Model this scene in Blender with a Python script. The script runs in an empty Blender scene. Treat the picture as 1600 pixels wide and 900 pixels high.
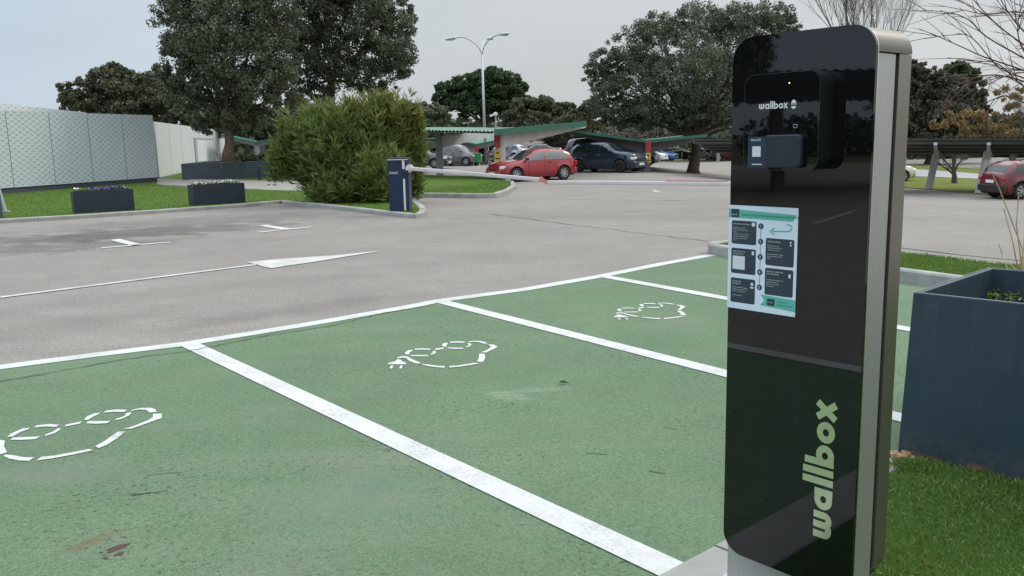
import bpy, bmesh, math, random
import numpy as np
from mathutils import Vector, Matrix
R=math.radians
random.seed(7); rng=np.random.default_rng(7)
sc=bpy.context.scene
col=sc.collection

# ------------------------------------------------------------------ camera
CAMH=1.65; FPX=1349.0; YH=218.0; ROLL=R(-1.305)
th=math.atan((450-YH)/FPX)
_R=Vector((1,0,0)); _F=Vector((0,math.cos(th),-math.sin(th))); _U=Vector((0,math.sin(th),math.cos(th)))
CR=_R*math.cos(ROLL)+_U*math.sin(ROLL); CU=-_R*math.sin(ROLL)+_U*math.cos(ROLL); CF=_F
cam=bpy.data.objects.new('camera',bpy.data.cameras.new('camera')); col.objects.link(cam)
m=Matrix((( CR.x,CU.x,-CF.x,0),(CR.y,CU.y,-CF.y,0),(CR.z,CU.z,-CF.z,CAMH),(0,0,0,1)))
cam.matrix_world=m
cam.data.sensor_width=36; cam.data.lens=36*FPX/1600
cam.data.clip_start=0.05; cam.data.clip_end=5000
sc.camera=cam

# ------------------------------------------------------------------ light
SUN_AZ=R(62); SUN_EL=R(42)           # azimuth clockwise from +Y
w=bpy.data.worlds.new("World"); sc.world=w; w.use_nodes=True
nt=w.node_tree; nt.nodes.clear()
def N(nt,t,**k):
    n=nt.nodes.new(t)
    for a,b in k.items(): setattr(n,a,b)
    return n
out=N(nt,'ShaderNodeOutputWorld'); bg=N(nt,'ShaderNodeBackground'); bg.inputs[1].default_value=0.1
sky=N(nt,'ShaderNodeTexSky',sky_type='NISHITA',sun_disc=False,sun_elevation=SUN_EL,sun_rotation=SUN_AZ)
sky.dust_density=3
tc=N(nt,'ShaderNodeTexCoord'); sep=N(nt,'ShaderNodeSeparateXYZ'); nt.links.new(tc.outputs['Generated'],sep.inputs[0])
# overcast brightness grows from horizon to zenith
el=N(nt,'ShaderNodeMapRange'); el.inputs[1].default_value=0.16; el.inputs[2].default_value=0.85
el.inputs[3].default_value=1.0; el.inputs[4].default_value=3.6
nt.links.new(sep.outputs['Z'],el.inputs[0])
lr=N(nt,'ShaderNodeMapRange'); lr.interpolation_type='SMOOTHSTEP'
lr.inputs[1].default_value=-0.75; lr.inputs[2].default_value=0.05
nt.links.new(sep.outputs['X'],lr.inputs[0])
mx=N(nt,'ShaderNodeMix',data_type='RGBA'); mx.inputs[6].default_value=(5.9,7.2,8.5,1); mx.inputs[7].default_value=(6.4,6.75,6.95,1)
nt.links.new(lr.outputs[0],mx.inputs[0])
ns=N(nt,'ShaderNodeTexNoise'); ns.inputs['Scale'].default_value=2.2; ns.inputs['Detail'].default_value=4; ns.inputs['Roughness'].default_value=.45
mp=N(nt,'ShaderNodeMapping'); mp.inputs['Scale'].default_value=(1,1,3.5); nt.links.new(tc.outputs['Generated'],mp.inputs[0]); nt.links.new(mp.outputs[0],ns.inputs[0])
nr=N(nt,'ShaderNodeMapRange'); nr.inputs[1].default_value=.3; nr.inputs[2].default_value=.7; nr.inputs[3].default_value=.90; nr.inputs[4].default_value=1.09
nt.links.new(ns.outputs[0],nr.inputs[0])
mm=N(nt,'ShaderNodeMath',operation='MULTIPLY'); nt.links.new(el.outputs[0],mm.inputs[0]); nt.links.new(nr.outputs[0],mm.inputs[1])
sc1=N(nt,'ShaderNodeVectorMath',operation='SCALE'); nt.links.new(mx.outputs[2],sc1.inputs[0]); nt.links.new(mm.outputs[0],sc1.inputs[3])
sm=N(nt,'ShaderNodeMix',data_type='RGBA'); sm.inputs[0].default_value=0.88
nt.links.new(sky.outputs[0],sm.inputs[6]); nt.links.new(sc1.outputs[0],sm.inputs[7])
nt.links.new(sm.outputs[2],bg.inputs[0]); nt.links.new(bg.outputs[0],out.inputs[0])
sl=bpy.data.lights.new('sun','SUN'); sl.energy=1.5; sl.angle=R(14); sl.color=(1,.92,.80)
so=bpy.data.objects.new('sun',sl); col.objects.link(so)
sd=Vector((math.sin(SUN_AZ)*math.cos(SUN_EL),math.cos(SUN_AZ)*math.cos(SUN_EL),math.sin(SUN_EL)))
so.rotation_euler=sd.to_track_quat('Z','Y').to_euler()
sc.view_settings.view_transform='Standard'; sc.view_settings.look='None'; sc.view_settings.exposure=0.0; sc.view_settings.gamma=1

# ------------------------------------------------------------------ mapping
def ss(a,b,t):
    t=np.clip((t-a)/(b-a),0,1); return t*t*(3-2*t)
def TH(x,y):   # terrain height
    return float(-0.22*ss(22,40,y)*ss(-14,-3,x)-1.05*ss(5.5,19,x)*ss(12,33,y))
C0=Vector((0,0,CAMH))
def ray(px,py): return CF*FPX+CR*(px-800)+CU*(450-py)
def PL(px,py,z=0.0):
    d=ray(px,py); return C0+d*((z-CAMH)/d.z)
def G(px,py,dz=0.0):
    z=0
    for _ in range(12):
        p=PL(px,py,z); z=.5*z+.5*(TH(p.x,p.y)+dz)
    return Vector((p.x,p.y,TH(p.x,p.y)+dz))
def AT(px,py,Y):
    d=ray(px,py); return C0+d*(Y/d.y)
def hz(px): return YH-(px-800)*math.tan(-ROLL)

# ------------------------------------------------------------------ objects
def tag(o,label=None,cat=None,group=None,kind=None):
    if label: o['label']=label
    if cat: o['category']=cat
    if group: o['group']=group
    if kind: o['kind']=kind
    return o
def empty(name,loc,rz=0):
    o=bpy.data.objects.new(name,None); col.objects.link(o); o.location=loc; o.rotation_euler=(0,0,rz); o.empty_display_size=.2
    return o
def link(name,me,mat,parent=None,smooth=False):
    o=bpy.data.objects.new(name,me); col.objects.link(o)
    if mat:
        for m_ in (mat if isinstance(mat,(list,tuple)) else [mat]): me.materials.append(m_)
    if parent: o.parent=parent
    if smooth: me.polygons.foreach_set('use_smooth',[True]*len(me.polygons))
    return o
def mesh(name,v,f,mat,parent=None,smooth=False):
    me=bpy.data.meshes.new(name); me.from_pydata([tuple(a) for a in v],[],f); me.update()
    return link(name,me,mat,parent,smooth)
class MB:
    def __init__(s): s.v=[]; s.f=[]
    def add(s,v,f):
        n=len(s.v); s.v+= [tuple(a) for a in v]; s.f+= [tuple(i+n for i in q) for q in f]; return s
    def box(s,c,d,M=None,taper=1.0):
        x,y,z=[k/2 for k in d]; v=[]
        for sz in (-1,1):
            t=taper if sz>0 else 1
            for sx,sy in ((-1,-1),(1,-1),(1,1),(-1,1)): v.append(Vector((sx*x*t,sy*y*t,sz*z)))
        if M is not None: v=[M@a for a in v]
        v=[a+Vector(c) for a in v]
        return s.add(v,[(3,2,1,0),(4,5,6,7),(0,1,5,4),(1,2,6,5),(2,3,7,6),(3,0,4,7)])
    def prism(s,a,b,h):   # polygon a (list) extruded by vector
        n=len(a); v=[Vector(p) for p in a]+[Vector(p)+Vector(b) for p in a]
        f=[tuple(range(n))[::-1],tuple(range(n,2*n))]+[(i,(i+1)%n,(i+1)%n+n,i+n) for i in range(n)]
        return s.add(v,f)
    def tube(s,pts,rad,seg=8,cap=True):
        pts=[Vector(p) for p in pts]; n=len(pts)
        if not hasattr(rad,'__len__'): rad=[rad]*n
        v=[];f=[]
        for i,p in enumerate(pts):
            t=(pts[min(i+1,n-1)]-pts[max(i-1,0)])
            t=t.normalized() if t.length>1e-9 else Vector((0,0,1))
            a=Vector((0,0,1)) if abs(t.z)<.9 else Vector((1,0,0))
            u=t.cross(a).normalized(); w_=t.cross(u)
            for k in range(seg):
                q=2*math.pi*k/seg; v.append(p+(u*math.cos(q)+w_*math.sin(q))*rad[i])
        for i in range(n-1):
            for k in range(seg):
                a=i*seg+k;b=i*seg+(k+1)%seg; f.append((a,b,b+seg,a+seg))
        if cap: f.append(tuple(range(seg))[::-1]); f.append(tuple(range((n-1)*seg,n*seg)))
        return s.add(v,f)
    def lathe(s,prof,M,seg=24):  # prof (r,h) around local z
        v=[];f=[]; n=len(prof)
        for r,h in prof:
            for k in range(seg):
                q=2*math.pi*k/seg; v.append(M@Vector((r*math.cos(q),r*math.sin(q),h)))
        for i in range(n-1):
            for k in range(seg):
                a=i*seg+k;b=i*seg+(k+1)%seg; f.append((a,b,b+seg,a+seg))
        return s.add(v,f)
    def build(s,name,mat,parent=None,smooth=False,bevel=0,segs=2):
        o=mesh(name,s.v,s.f,mat,parent,smooth)
        if bevel:
            b=o.modifiers.new('b','BEVEL'); b.width=bevel; b.segments=segs; b.limit_method='ANGLE'
        return o
def copy_tree(o,parent=None):
    c=o.copy(); col.objects.link(c); c.parent=parent
    for ch in list(o.children): copy_tree(ch,c)
    return c

# ------------------------------------------------------------------ materials
def newmat(name):
    m=bpy.data.materials.new(name); m.use_nodes=True; nt=m.node_tree
    return m,nt,nt.nodes['Principled BSDF']
def mat(name,c,rough=.5,metal=0,var=.0,vscale=5,bump=0,bscale=60,coat=0,c2=None,spec=None):
    m,nt,b=newmat(name)
    b.inputs['Base Color'].default_value=(*c,1); b.inputs['Roughness'].default_value=rough; b.inputs['Metallic'].default_value=metal
    if coat: b.inputs['Coat Weight'].default_value=coat; b.inputs['Coat Roughness'].default_value=.04
    if spec is not None: b.inputs['Specular IOR Level'].default_value=spec
    if var or c2 or bump:
        tc=N(nt,'ShaderNodeTexCoord')
    if var or c2:
        n=N(nt,'ShaderNodeTexNoise'); n.inputs['Scale'].default_value=vscale; n.inputs['Detail'].default_value=6; nt.links.new(tc.outputs['Object'],n.inputs[0])
        mr=N(nt,'ShaderNodeMapRange'); mr.inputs[1].default_value=.32; mr.inputs[2].default_value=.68; nt.links.new(n.outputs[0],mr.inputs[0])
        mx=N(nt,'ShaderNodeMix',data_type='RGBA')
        a=c; bb=c2 if c2 else tuple(k*(1-var) for k in c)
        mx.inputs[6].default_value=(*[min(1,k*(1+(var if not c2 else 0))) for k in a],1); mx.inputs[7].default_value=(*bb,1)
        nt.links.new(mr.outputs[0],mx.inputs[0]); nt.links.new(mx.outputs[2],b.inputs['Base Color'])
    if bump:
        n2=N(nt,'ShaderNodeTexNoise'); n2.inputs['Scale'].default_value=bscale; n2.inputs['Detail'].default_value=5; nt.links.new(tc.outputs['Object'],n2.inputs[0])
        bp=N(nt,'ShaderNodeBump'); bp.inputs['Strength'].default_value=bump; bp.inputs['Distance'].default_value=.01
        nt.links.new(n2.outputs[0],bp.inputs['Height']); nt.links.new(bp.outputs[0],b.inputs['Normal'])
    return m
def ramp(nt,src,p0,p1,c0=(0,0,0,1),c1=(1,1,1,1)):
    r=N(nt,'ShaderNodeMapRange'); r.inputs[1].default_value=p0; r.inputs[2].default_value=p1; nt.links.new(src,r.inputs[0]); return r.outputs[0]
def mixc(nt,fac,a,b):
    mx=N(nt,'ShaderNodeMix',data_type='RGBA')
    if hasattr(fac,'is_linked') or hasattr(fac,'node'): nt.links.new(fac,mx.inputs[0])
    else: mx.inputs[0].default_value=fac
    for i,x in ((6,a),(7,b)):
        if isinstance(x,tuple): mx.inputs[i].default_value=(*x[:3],1)
        else: nt.links.new(x,mx.inputs[i])
    return mx.outputs[2]
def noise(nt,tc,s,d=4,r=.5,scale3=None):
    n=N(nt,'ShaderNodeTexNoise'); n.inputs['Scale'].default_value=s; n.inputs['Detail'].default_value=d; n.inputs['Roughness'].default_value=r
    src=tc
    if scale3:
        mp=N(nt,'ShaderNodeMapping'); mp.inputs['Scale'].default_value=scale3[:3]
        if len(scale3)>3: mp.inputs['Rotation'].default_value=(0,0,scale3[3])
        nt.links.new(tc,mp.inputs[0]); src=mp.outputs[0]
    nt.links.new(src,n.inputs[0]); return n.outputs[0]
def mathn(nt,op,a,b):
    n=N(nt,'ShaderNodeMath',operation=op)
    for i,x in ((0,a),(1,b)):
        if isinstance(x,(int,float)): n.inputs[i].default_value=x
        else: nt.links.new(x,n.inputs[i])
    return n.outputs[0]
def pave(name,base,light,dark,speck,kind='asphalt'):
    m,nt,b=newmat(name); tcn=N(nt,'ShaderNodeTexCoord'); tc=tcn.outputs['Object']
    big=ramp(nt,noise(nt,tc,.35,5,.55),.35,.68)
    mid=ramp(nt,noise(nt,tc,2.1,6,.65),.35,.7)
    str_=ramp(nt,noise(nt,tc,1.2,6,.6,(.25,1.6,1,R(-38))),.42,.75)
    c=mixc(nt,big,base,light)
    f=mathn(nt,'MULTIPLY',mid,.55); c=mixc(nt,f,c,tuple(k*.78 for k in base))
    f=mathn(nt,'MULTIPLY',str_,.45); c=mixc(nt,f,c,dark)
    # aggregate speckle
    vo=N(nt,'ShaderNodeTexVoronoi'); vo.inputs['Scale'].default_value=170; nt.links.new(tc,vo.inputs[0])
    sp=N(nt,'ShaderNodeSeparateColor'); nt.links.new(vo.outputs['Color'],sp.inputs[0])
    c=mixc(nt,mathn(nt,'MULTIPLY',ramp(nt,sp.outputs[0],.55,1),.5),c,speck)
    c=mixc(nt,mathn(nt,'MULTIPLY',ramp(nt,sp.outputs[1],.72,.9),.6),c,tuple(k*.42 for k in dark))
    gr=noise(nt,tc,34,6,.75); c=mixc(nt,mathn(nt,'MULTIPLY',ramp(nt,gr,.42,.62),.38),c,tuple(k*.62 for k in base))
    tan=ramp(nt,noise(nt,tc,.7,6,.7,(.5,1.3,1,R(20))),.52,.68); c=mixc(nt,mathn(nt,'MULTIPLY',tan,.28),c,(.22,.195,.165))
    # pits
    pits=noise(nt,tc,30,5,.72); patch=ramp(nt,noise(nt,tc,.9,3,.5),.45,.62)
    pf=mathn(nt,'MULTIPLY',ramp(nt,pits,.57,.66),mathn(nt,'ADD',mathn(nt,'MULTIPLY',patch,.8),.3))
    c=mixc(nt,pf,c,tuple(k*.38 for k in dark))
    nt.links.new(c,b.inputs['Base Color']); b.inputs['Roughness'].default_value=.9; b.inputs['Specular IOR Level'].default_value=.25
    bp=N(nt,'ShaderNodeBump'); bp.inputs['Strength'].default_value=.6; bp.inputs['Distance'].default_value=.006
    h=mathn(nt,'SUBTRACT',noise(nt,tc,120,3,.7),mathn(nt,'MULTIPLY',pf,.8))
    nt.links.new(h,bp.inputs['Height']); nt.links.new(bp.outputs[0],b.inputs['Normal'])
    return m,nt,b,c
M={}
M['asphalt'],nt_,b_,c_=pave('asphalt_mat',(.216,.197,.180),(.285,.262,.238),(.175,.163,.150),(.40,.375,.34))
def stain(nt,b,pts):   # soft-edged stains with their own place on the pavement
    tc=N(nt,'ShaderNodeTexCoord').outputs['Object']
    cur=b.inputs['Base Color'].links[0].from_socket
    warp=N(nt,'ShaderNodeTexNoise'); warp.inputs['Scale'].default_value=1.6; warp.inputs['Detail'].default_value=5; nt.links.new(tc,warp.inputs[0])
    gg=mathn(nt,'ADD',mathn(nt,'MULTIPLY',ramp(nt,noise(nt,tc,24,6,.8),.40,.60),.75),.3)
    for (x,y,rx,ry,ang,cc,k) in pts:
        mp=N(nt,'ShaderNodeMapping',vector_type='TEXTURE'); mp.inputs['Location'].default_value=(x,y,0); mp.inputs['Rotation'].default_value=(0,0,ang); mp.inputs['Scale'].default_value=(rx,ry,1e6)
        nt.links.new(tc,mp.inputs[0])
        ln=N(nt,'ShaderNodeVectorMath',operation='LENGTH'); nt.links.new(mp.outputs[0],ln.inputs[0])
        s_=mathn(nt,'ADD',ln.outputs['Value'],mathn(nt,'MULTIPLY',mathn(nt,'SUBTRACT',warp.outputs[0],.5),2.4))
        f=mathn(nt,'MULTIPLY',mathn(nt,'MULTIPLY',ramp(nt,s_,1.1,.45),k),gg)
        cur=mixc(nt,f,cur,cc)
    nt.links.new(cur,b.inputs['Base Color'])
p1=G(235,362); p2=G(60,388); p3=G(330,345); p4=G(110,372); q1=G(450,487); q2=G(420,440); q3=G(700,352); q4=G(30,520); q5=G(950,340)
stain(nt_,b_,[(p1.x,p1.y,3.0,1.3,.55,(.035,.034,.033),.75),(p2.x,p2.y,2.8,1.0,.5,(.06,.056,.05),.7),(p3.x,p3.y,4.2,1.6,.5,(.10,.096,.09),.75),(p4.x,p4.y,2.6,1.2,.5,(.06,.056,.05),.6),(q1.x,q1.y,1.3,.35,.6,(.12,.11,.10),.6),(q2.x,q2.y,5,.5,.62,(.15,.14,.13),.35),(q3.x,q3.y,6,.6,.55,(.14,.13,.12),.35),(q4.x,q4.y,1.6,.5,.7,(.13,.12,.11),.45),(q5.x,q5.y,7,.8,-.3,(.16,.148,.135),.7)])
M['green'],nt_,b_,c_=pave('green_paint_mat',(.096,.160,.092),(.136,.214,.118),(.125,.155,.098),(.19,.27,.16))
p1=G(133,852); p2=G(80,740); p3=G(800,620); p4=G(1030,455); p5=G(1090,470); p6=G(120,560); p7=G(840,610); p8=G(560,760); p9=G(560,790); p10=G(560,640)
stain(nt_,b_,[(p1.x,p1.y,.17,.05,.9,(.13,.085,.05),.75),(p2.x,p2.y,.5,.25,.4,(.16,.17,.14),.5),(p3.x,p3.y,.16,.08,-.6,(.24,.30,.22),.4),(p7.x,p7.y,.22,.07,.2,(.24,.27,.22),.35),(p8.x,p8.y,.7,.3,.3,(.12,.145,.11),.35),(p9.x,p9.y,.5,.4,.9,(.14,.19,.145),.3),(p10.x,p10.y,.8,.3,1.0,(.09,.13,.08),.5),(p4.x,p4.y,.5,.2,.6,(.14,.13,.1),.6),(p6.x,p6.y,.9,.3,.5,(.15,.18,.14),.4)])
def paint_mat():
    m,nt,b=newmat('white_road_paint'); tc=N(nt,'ShaderNodeTexCoord').outputs['Object']
    c=mixc(nt,ramp(nt,noise(nt,tc,3,5,.6),.35,.7),(.53,.535,.525),(.44,.44,.425))
    c=mixc(nt,mathn(nt,'MULTIPLY',ramp(nt,noise(nt,tc,55,5,.8),.48,.64),.42),c,(.30,.31,.29))
    chips=mathn(nt,'MULTIPLY',ramp(nt,noise(nt,tc,70,4,.75),.54,.60),ramp(nt,noise(nt,tc,1.5,5,.7),.44,.56))
    c=mixc(nt,mathn(nt,'MULTIPLY',chips,.75),c,(.2,.21,.19))
    nt.links.new(c,b.inputs['Base Color']); b.inputs['Roughness'].default_value=.75
    bp=N(nt,'ShaderNodeBump'); bp.inputs['Strength'].default_value=.5; bp.inputs['Distance'].default_value=.004
    nt.links.new(noise(nt,tc,120,3,.7),bp.inputs['Height']); nt.links.new(bp.outputs[0],b.inputs['Normal'])
    return m
M['paint']=paint_mat()
M['paint_thin']=mat('worn_road_paint',(.42,.41,.39),.8,var=.2,vscale=3,bump=.4)
M['faint']=mat('faint_road_paint',(.34,.325,.30),.85,var=.2,vscale=3)
M['kerb']=mat('kerb_concrete',(.29,.285,.27),.85,var=.16,vscale=4,bump=.5,bscale=90)
M['path']=mat('path_concrete',(.24,.22,.20),.9,var=.12,vscale=2,bump=.3)
def lawn_mat(name,a,b2,c3):
    m,nt,b=newmat(name); tc=N(nt,'ShaderNodeTexCoord').outputs['Object']
    c=mixc(nt,ramp(nt,noise(nt,tc,.8,5,.6),.35,.65),a,b2)
    c=mixc(nt,ramp(nt,noise(nt,tc,45,4,.7),.42,.7),c,c3)
    nt.links.new(c,b.inputs['Base Color']); b.inputs['Roughness'].default_value=.95; b.inputs['Specular IOR Level'].default_value=.1
    bp=N(nt,'ShaderNodeBump'); bp.inputs['Strength'].default_value=.9; bp.inputs['Distance'].default_value=.03
    nt.links.new(noise(nt,tc,70,4,.7),bp.inputs['Height']); nt.links.new(bp.outputs[0],b.inputs['Normal'])
    return m
M['lawn']=lawn_mat('lawn_mat',(.075,.135,.022),(.10,.16,.03),(.05,.095,.014))
M['turf']=lawn_mat('turf_mat',(.05,.115,.018),(.07,.14,.03),(.03,.07,.012))
M['verge']=lawn_mat('verge_mat',(.17,.19,.04),(.13,.16,.035),(.09,.11,.03))
M['ground']=lawn_mat('ground_mat',(.10,.12,.05),(.14,.13,.07),(.07,.08,.035))
M['soil']=mat('soil',(.06,.045,.03),.95,var=.3,vscale=20,bump=1,bscale=50)
M['navy']=mat('navy_steel',(.012,.028,.052),.38,var=.2,vscale=2.5)
def planter_mat():
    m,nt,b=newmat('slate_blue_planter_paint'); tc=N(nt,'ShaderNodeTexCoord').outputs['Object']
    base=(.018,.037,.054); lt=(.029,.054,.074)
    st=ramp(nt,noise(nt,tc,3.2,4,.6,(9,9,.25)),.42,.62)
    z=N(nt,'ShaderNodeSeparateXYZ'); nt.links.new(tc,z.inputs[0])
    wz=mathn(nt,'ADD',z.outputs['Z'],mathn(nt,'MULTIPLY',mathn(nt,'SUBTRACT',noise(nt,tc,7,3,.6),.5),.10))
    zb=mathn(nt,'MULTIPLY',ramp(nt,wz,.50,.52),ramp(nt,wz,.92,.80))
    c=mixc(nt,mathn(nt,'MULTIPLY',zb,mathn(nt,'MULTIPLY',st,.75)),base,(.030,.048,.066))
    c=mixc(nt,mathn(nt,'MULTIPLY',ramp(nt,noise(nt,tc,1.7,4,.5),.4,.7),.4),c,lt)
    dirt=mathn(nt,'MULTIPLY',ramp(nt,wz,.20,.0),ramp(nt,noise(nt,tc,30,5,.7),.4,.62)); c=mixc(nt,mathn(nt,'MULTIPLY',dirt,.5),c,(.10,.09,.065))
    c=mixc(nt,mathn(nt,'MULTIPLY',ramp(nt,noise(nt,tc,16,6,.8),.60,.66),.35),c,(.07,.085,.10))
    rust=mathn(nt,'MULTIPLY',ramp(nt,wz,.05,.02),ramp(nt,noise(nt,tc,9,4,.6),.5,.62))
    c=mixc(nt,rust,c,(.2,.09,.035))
    nt.links.new(c,b.inputs['Base Color']); b.inputs['Roughness'].default_value=.42
    return m
M['planter']=planter_mat()
M['slate']=mat('slate_planter',(.050,.075,.092),.5,var=.12,vscale=3)
M['slate_dark']=mat('dark_slate_planter',(.008,.018,.030),.5,var=.2,vscale=3)
def tree_leaf(name,a,b2,trans=.25):
    m=bpy.data.materials.new(name); m.use_nodes=True; nt=m.node_tree; b=nt.nodes['Principled BSDF']
    g=N(nt,'ShaderNodeNewGeometry'); tc=N(nt,'ShaderNodeTexCoord').outputs['Object']
    c=mixc(nt,g.outputs['Random Per Island'],a,b2)
    c2=mixc(nt,ramp(nt,noise(nt,tc,.5,3,.5),.4,.65),c,tuple((k+l)*.6 for k,l in zip(a,b2)))
    nt.links.new(c2,b.inputs['Base Color']); b.inputs['Roughness'].default_value=.55; b.inputs['Specular IOR Level'].default_value=.35
    tr=N(nt,'ShaderNodeBsdfTranslucent'); nt.links.new(c2,tr.inputs[0])
    ms=N(nt,'ShaderNodeMixShader'); ms.inputs[0].default_value=trans
    nt.links.new(b.outputs[0],ms.inputs[1]); nt.links.new(tr.outputs[0],ms.inputs[2]); nt.links.new(ms.outputs[0],nt.nodes['Material Output'].inputs[0])
    return m
M['oak_leaf']=tree_leaf('holm_oak_leaf',(.052,.064,.040),(.135,.150,.092),.2)
M['oak_warm']=tree_leaf('brownish_oak_leaf',(.066,.074,.040),(.125,.132,.075))
M['pine_leaf']=tree_leaf('pine_needles',(.028,.052,.020),(.06,.09,.035))
M['grey_leaf']=tree_leaf('grey_green_leaf',(.09,.105,.065),(.15,.16,.10))
M['brown_leaf']=tree_leaf('ochre_winter_leaf',(.17,.11,.04),(.26,.18,.08))
M['twig_brown']=tree_leaf('brown_twigs',(.10,.075,.06),(.15,.12,.10),.1)
M['oleander']=tree_leaf('oleander_leaf',(.055,.10,.024),(.19,.23,.06),.3)
M['oleander_lit']=tree_leaf('sunlit_yellow_oleander_leaf',(.17,.19,.045),(.27,.22,.07),.3)
M['dusk_leaf']=tree_leaf('brown_grey_leaf',(.05,.05,.034),(.10,.094,.066))
M['hedge']=tree_leaf('hedge_leaf',(.02,.034,.016),(.045,.06,.028))
M['grass1']=tree_leaf('grass_blade',(.05,.115,.016),(.16,.24,.05),.3)
M['grass2']=tree_leaf('lawn_blade',(.075,.145,.022),(.12,.19,.035),.3)
M['bark']=mat('bark',(.06,.048,.037),.95,var=.35,vscale=9,bump=1,bscale=25)
M['bark_warm']=mat('warm_bark',(.10,.072,.05),.95,var=.3,vscale=9,bump=1,bscale=25)
M['twig']=mat('red_brown_twig',(.085,.036,.03),.7,var=.3,vscale=20)
M['twig_grey']=mat('grey_twig',(.12,.105,.09),.8,var=.2,vscale=3)
M['straw']=mat('dry_stem',(.36,.27,.14),.7,var=.3,vscale=20)
M['steel']=mat('grey_painted_steel',(.27,.28,.28),.5,var=.1,vscale=3)
M['steel_dark']=mat('dark_painted_steel',(.12,.115,.11),.6,var=.15,vscale=3)
M['steel_light']=mat('pale_painted_steel',(.50,.50,.49),.5,var=.08,vscale=3)
M['rooftop']=mat('faded_green_roof_sheet',(.09,.19,.145),.6,var=.12,vscale=2)
M['roofgreen']=mat('green_roof_sheet',(.016,.105,.068),.5,var=.12,vscale=2)
M['roofunder']=mat('roof_sheet_underside',(.13,.14,.13),.6,var=.15,vscale=2)
M['galv']=mat('galvanised',(.38,.41,.42),.45,metal=.5,var=.1,vscale=6)
M['white']=mat('white_plastic',(.55,.55,.54),.4)
M['boom']=mat('boom_aluminium',(.50,.50,.51),.35,var=.08,vscale=4)
M['red']=mat('red_plastic',(.38,.025,.03),.4); M['redsoft']=mat('faded_red_rubber',(.5,.2,.14),.6)
M['yellow']=mat('yellow_sign',(.5,.31,.04),.5); M['greenbin']=mat('green_plastic',(.015,.2,.06),.45)
M['faac']=mat('navy_barrier_paint',(.004,.017,.052),.32,var=.15,vscale=4)
M['tyre']=mat('tyre',(.012,.012,.012),.8); M['rim']=mat('alloy_rim',(.45,.46,.47),.3,metal=.8); M['rimdark']=mat('dark_rim',(.05,.05,.055),.3,metal=.6)
M['under']=mat('car_underbody',(.008,.008,.008),.9)
M['glass_dark']=mat('dark_car_glass',(.012,.016,.02),.04,spec=.8); M['glass_pale']=mat('sky_tinted_car_glass',(.12,.135,.13),.05,spec=.8)  # second glass: sky seen in and through windows put into its pale colour
M['glass_mid']=mat('car_glass',(.05,.06,.065),.04,spec=.8)
M['lamp_clear']=mat('clear_lamp',(.65,.67,.7),.12); M['lamp_red']=mat('red_lamp',(.4,.01,.01),.15)
M['plate']=mat('number_plate',(.7,.7,.7),.5); M['trim']=mat('black_trim',(.015,.015,.016),.5); M['ink']=mat('black_ink',(.02,.02,.025),.5)
def paintc(n,c,metal=0.0): return mat(n,c,.28,metal=metal,coat=.8)

# ------------------------------------------------------------------ terrain
def grid_sheet(name,xs,ys,dz,matr,hf=TH):
    X,Y=np.meshgrid(xs,ys); nx,ny=len(xs),len(ys)
    v=[(float(x),float(y),hf(float(x),float(y))+dz) for x,y in zip(X.ravel(),Y.ravel())]
    f=[(j*nx+i,j*nx+i+1,(j+1)*nx+i+1,(j+1)*nx+i) for j in range(ny-1) for i in range(nx-1)]
    return mesh(name,v,f,matr,smooth=True)
far=np.array([2500,1200,600,300,160,110])
xs=np.concatenate([-far,np.arange(-80,81,4),far[::-1]]); ys=np.concatenate([-far,np.arange(-60,97,4),far[::-1]])
tag(grid_sheet('ground',xs,ys,-.10,M['ground']),kind='structure')
tag(grid_sheet('parking_lot',np.arange(-45,50.1,1),np.arange(-24,101.1,1),0,M['asphalt']),kind='structure')

def tri_poly(name,pts,z,matr,parent=None):
    """flat polygon (ground sheet) triangulated"""
    bm=bmesh.new(); vs=[bm.verts.new((p[0],p[1],z if not callable(z) else z(p[0],p[1]))) for p in pts]
    f=bm.faces.new(vs); bm.normal_update()
    if f.normal.z<0: f.normal_flip()
    bmesh.ops.triangulate(bm,faces=[f]); me=bpy.data.meshes.new(name); bm.to_mesh(me); bm.free()
    return link(name,me,matr,parent)
def ribbon(mb,pts,w,dz,step=.5):
    pts=[Vector((p[0],p[1],0)) for p in pts]; P=[]
    for a,b in zip(pts,pts[1:]):
        n=max(1,int((b-a).length/step))
        for i in range(n): P.append(a.lerp(b,i/n))
    P.append(pts[-1]); v=[];f=[]
    for i,p in enumerate(P):
        t=(P[min(i+1,len(P)-1)]-P[max(i-1,0)]).normalized(); nn=Vector((-t.y,t.x,0))
        ww=w if not callable(w) else w(i/(len(P)-1))
        for s in (-1,1):
            q=p+nn*ww/2*s; v.append((q.x,q.y,TH(q.x,q.y)+dz))
        if i: k=2*i; f.append((k-2,k,k+1,k-1))
    f=[tuple(reversed(q)) for q in f]
    mb.add(v,f)
def slab(name,pts,h,matr,z0=-.02):
    """raised lawn island"""
    mb=MB(); pts=[Vector((p[0],p[1],0)) for p in pts]
    bm=bmesh.new(); 
    top=[bm.verts.new((p.x,p.y,TH(p.x,p.y)+h)) for p in pts]; f=bm.faces.new(top); bm.normal_update()
    if f.normal.z<0: f.normal_flip()
    low=[bm.verts.new((p.x,p.y,TH(p.x,p.y)+z0)) for p in pts]
    n=len(pts)
    for i in range(n): bm.faces.new((top[i],top[(i+1)%n],low[(i+1)%n],low[i]))
    bmesh.ops.triangulate(bm,faces=[f]); me=bpy.data.meshes.new(name); bm.to_mesh(me); bm.free()
    o=link(name,me,matr); tag(o,kind='structure'); return o
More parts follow.
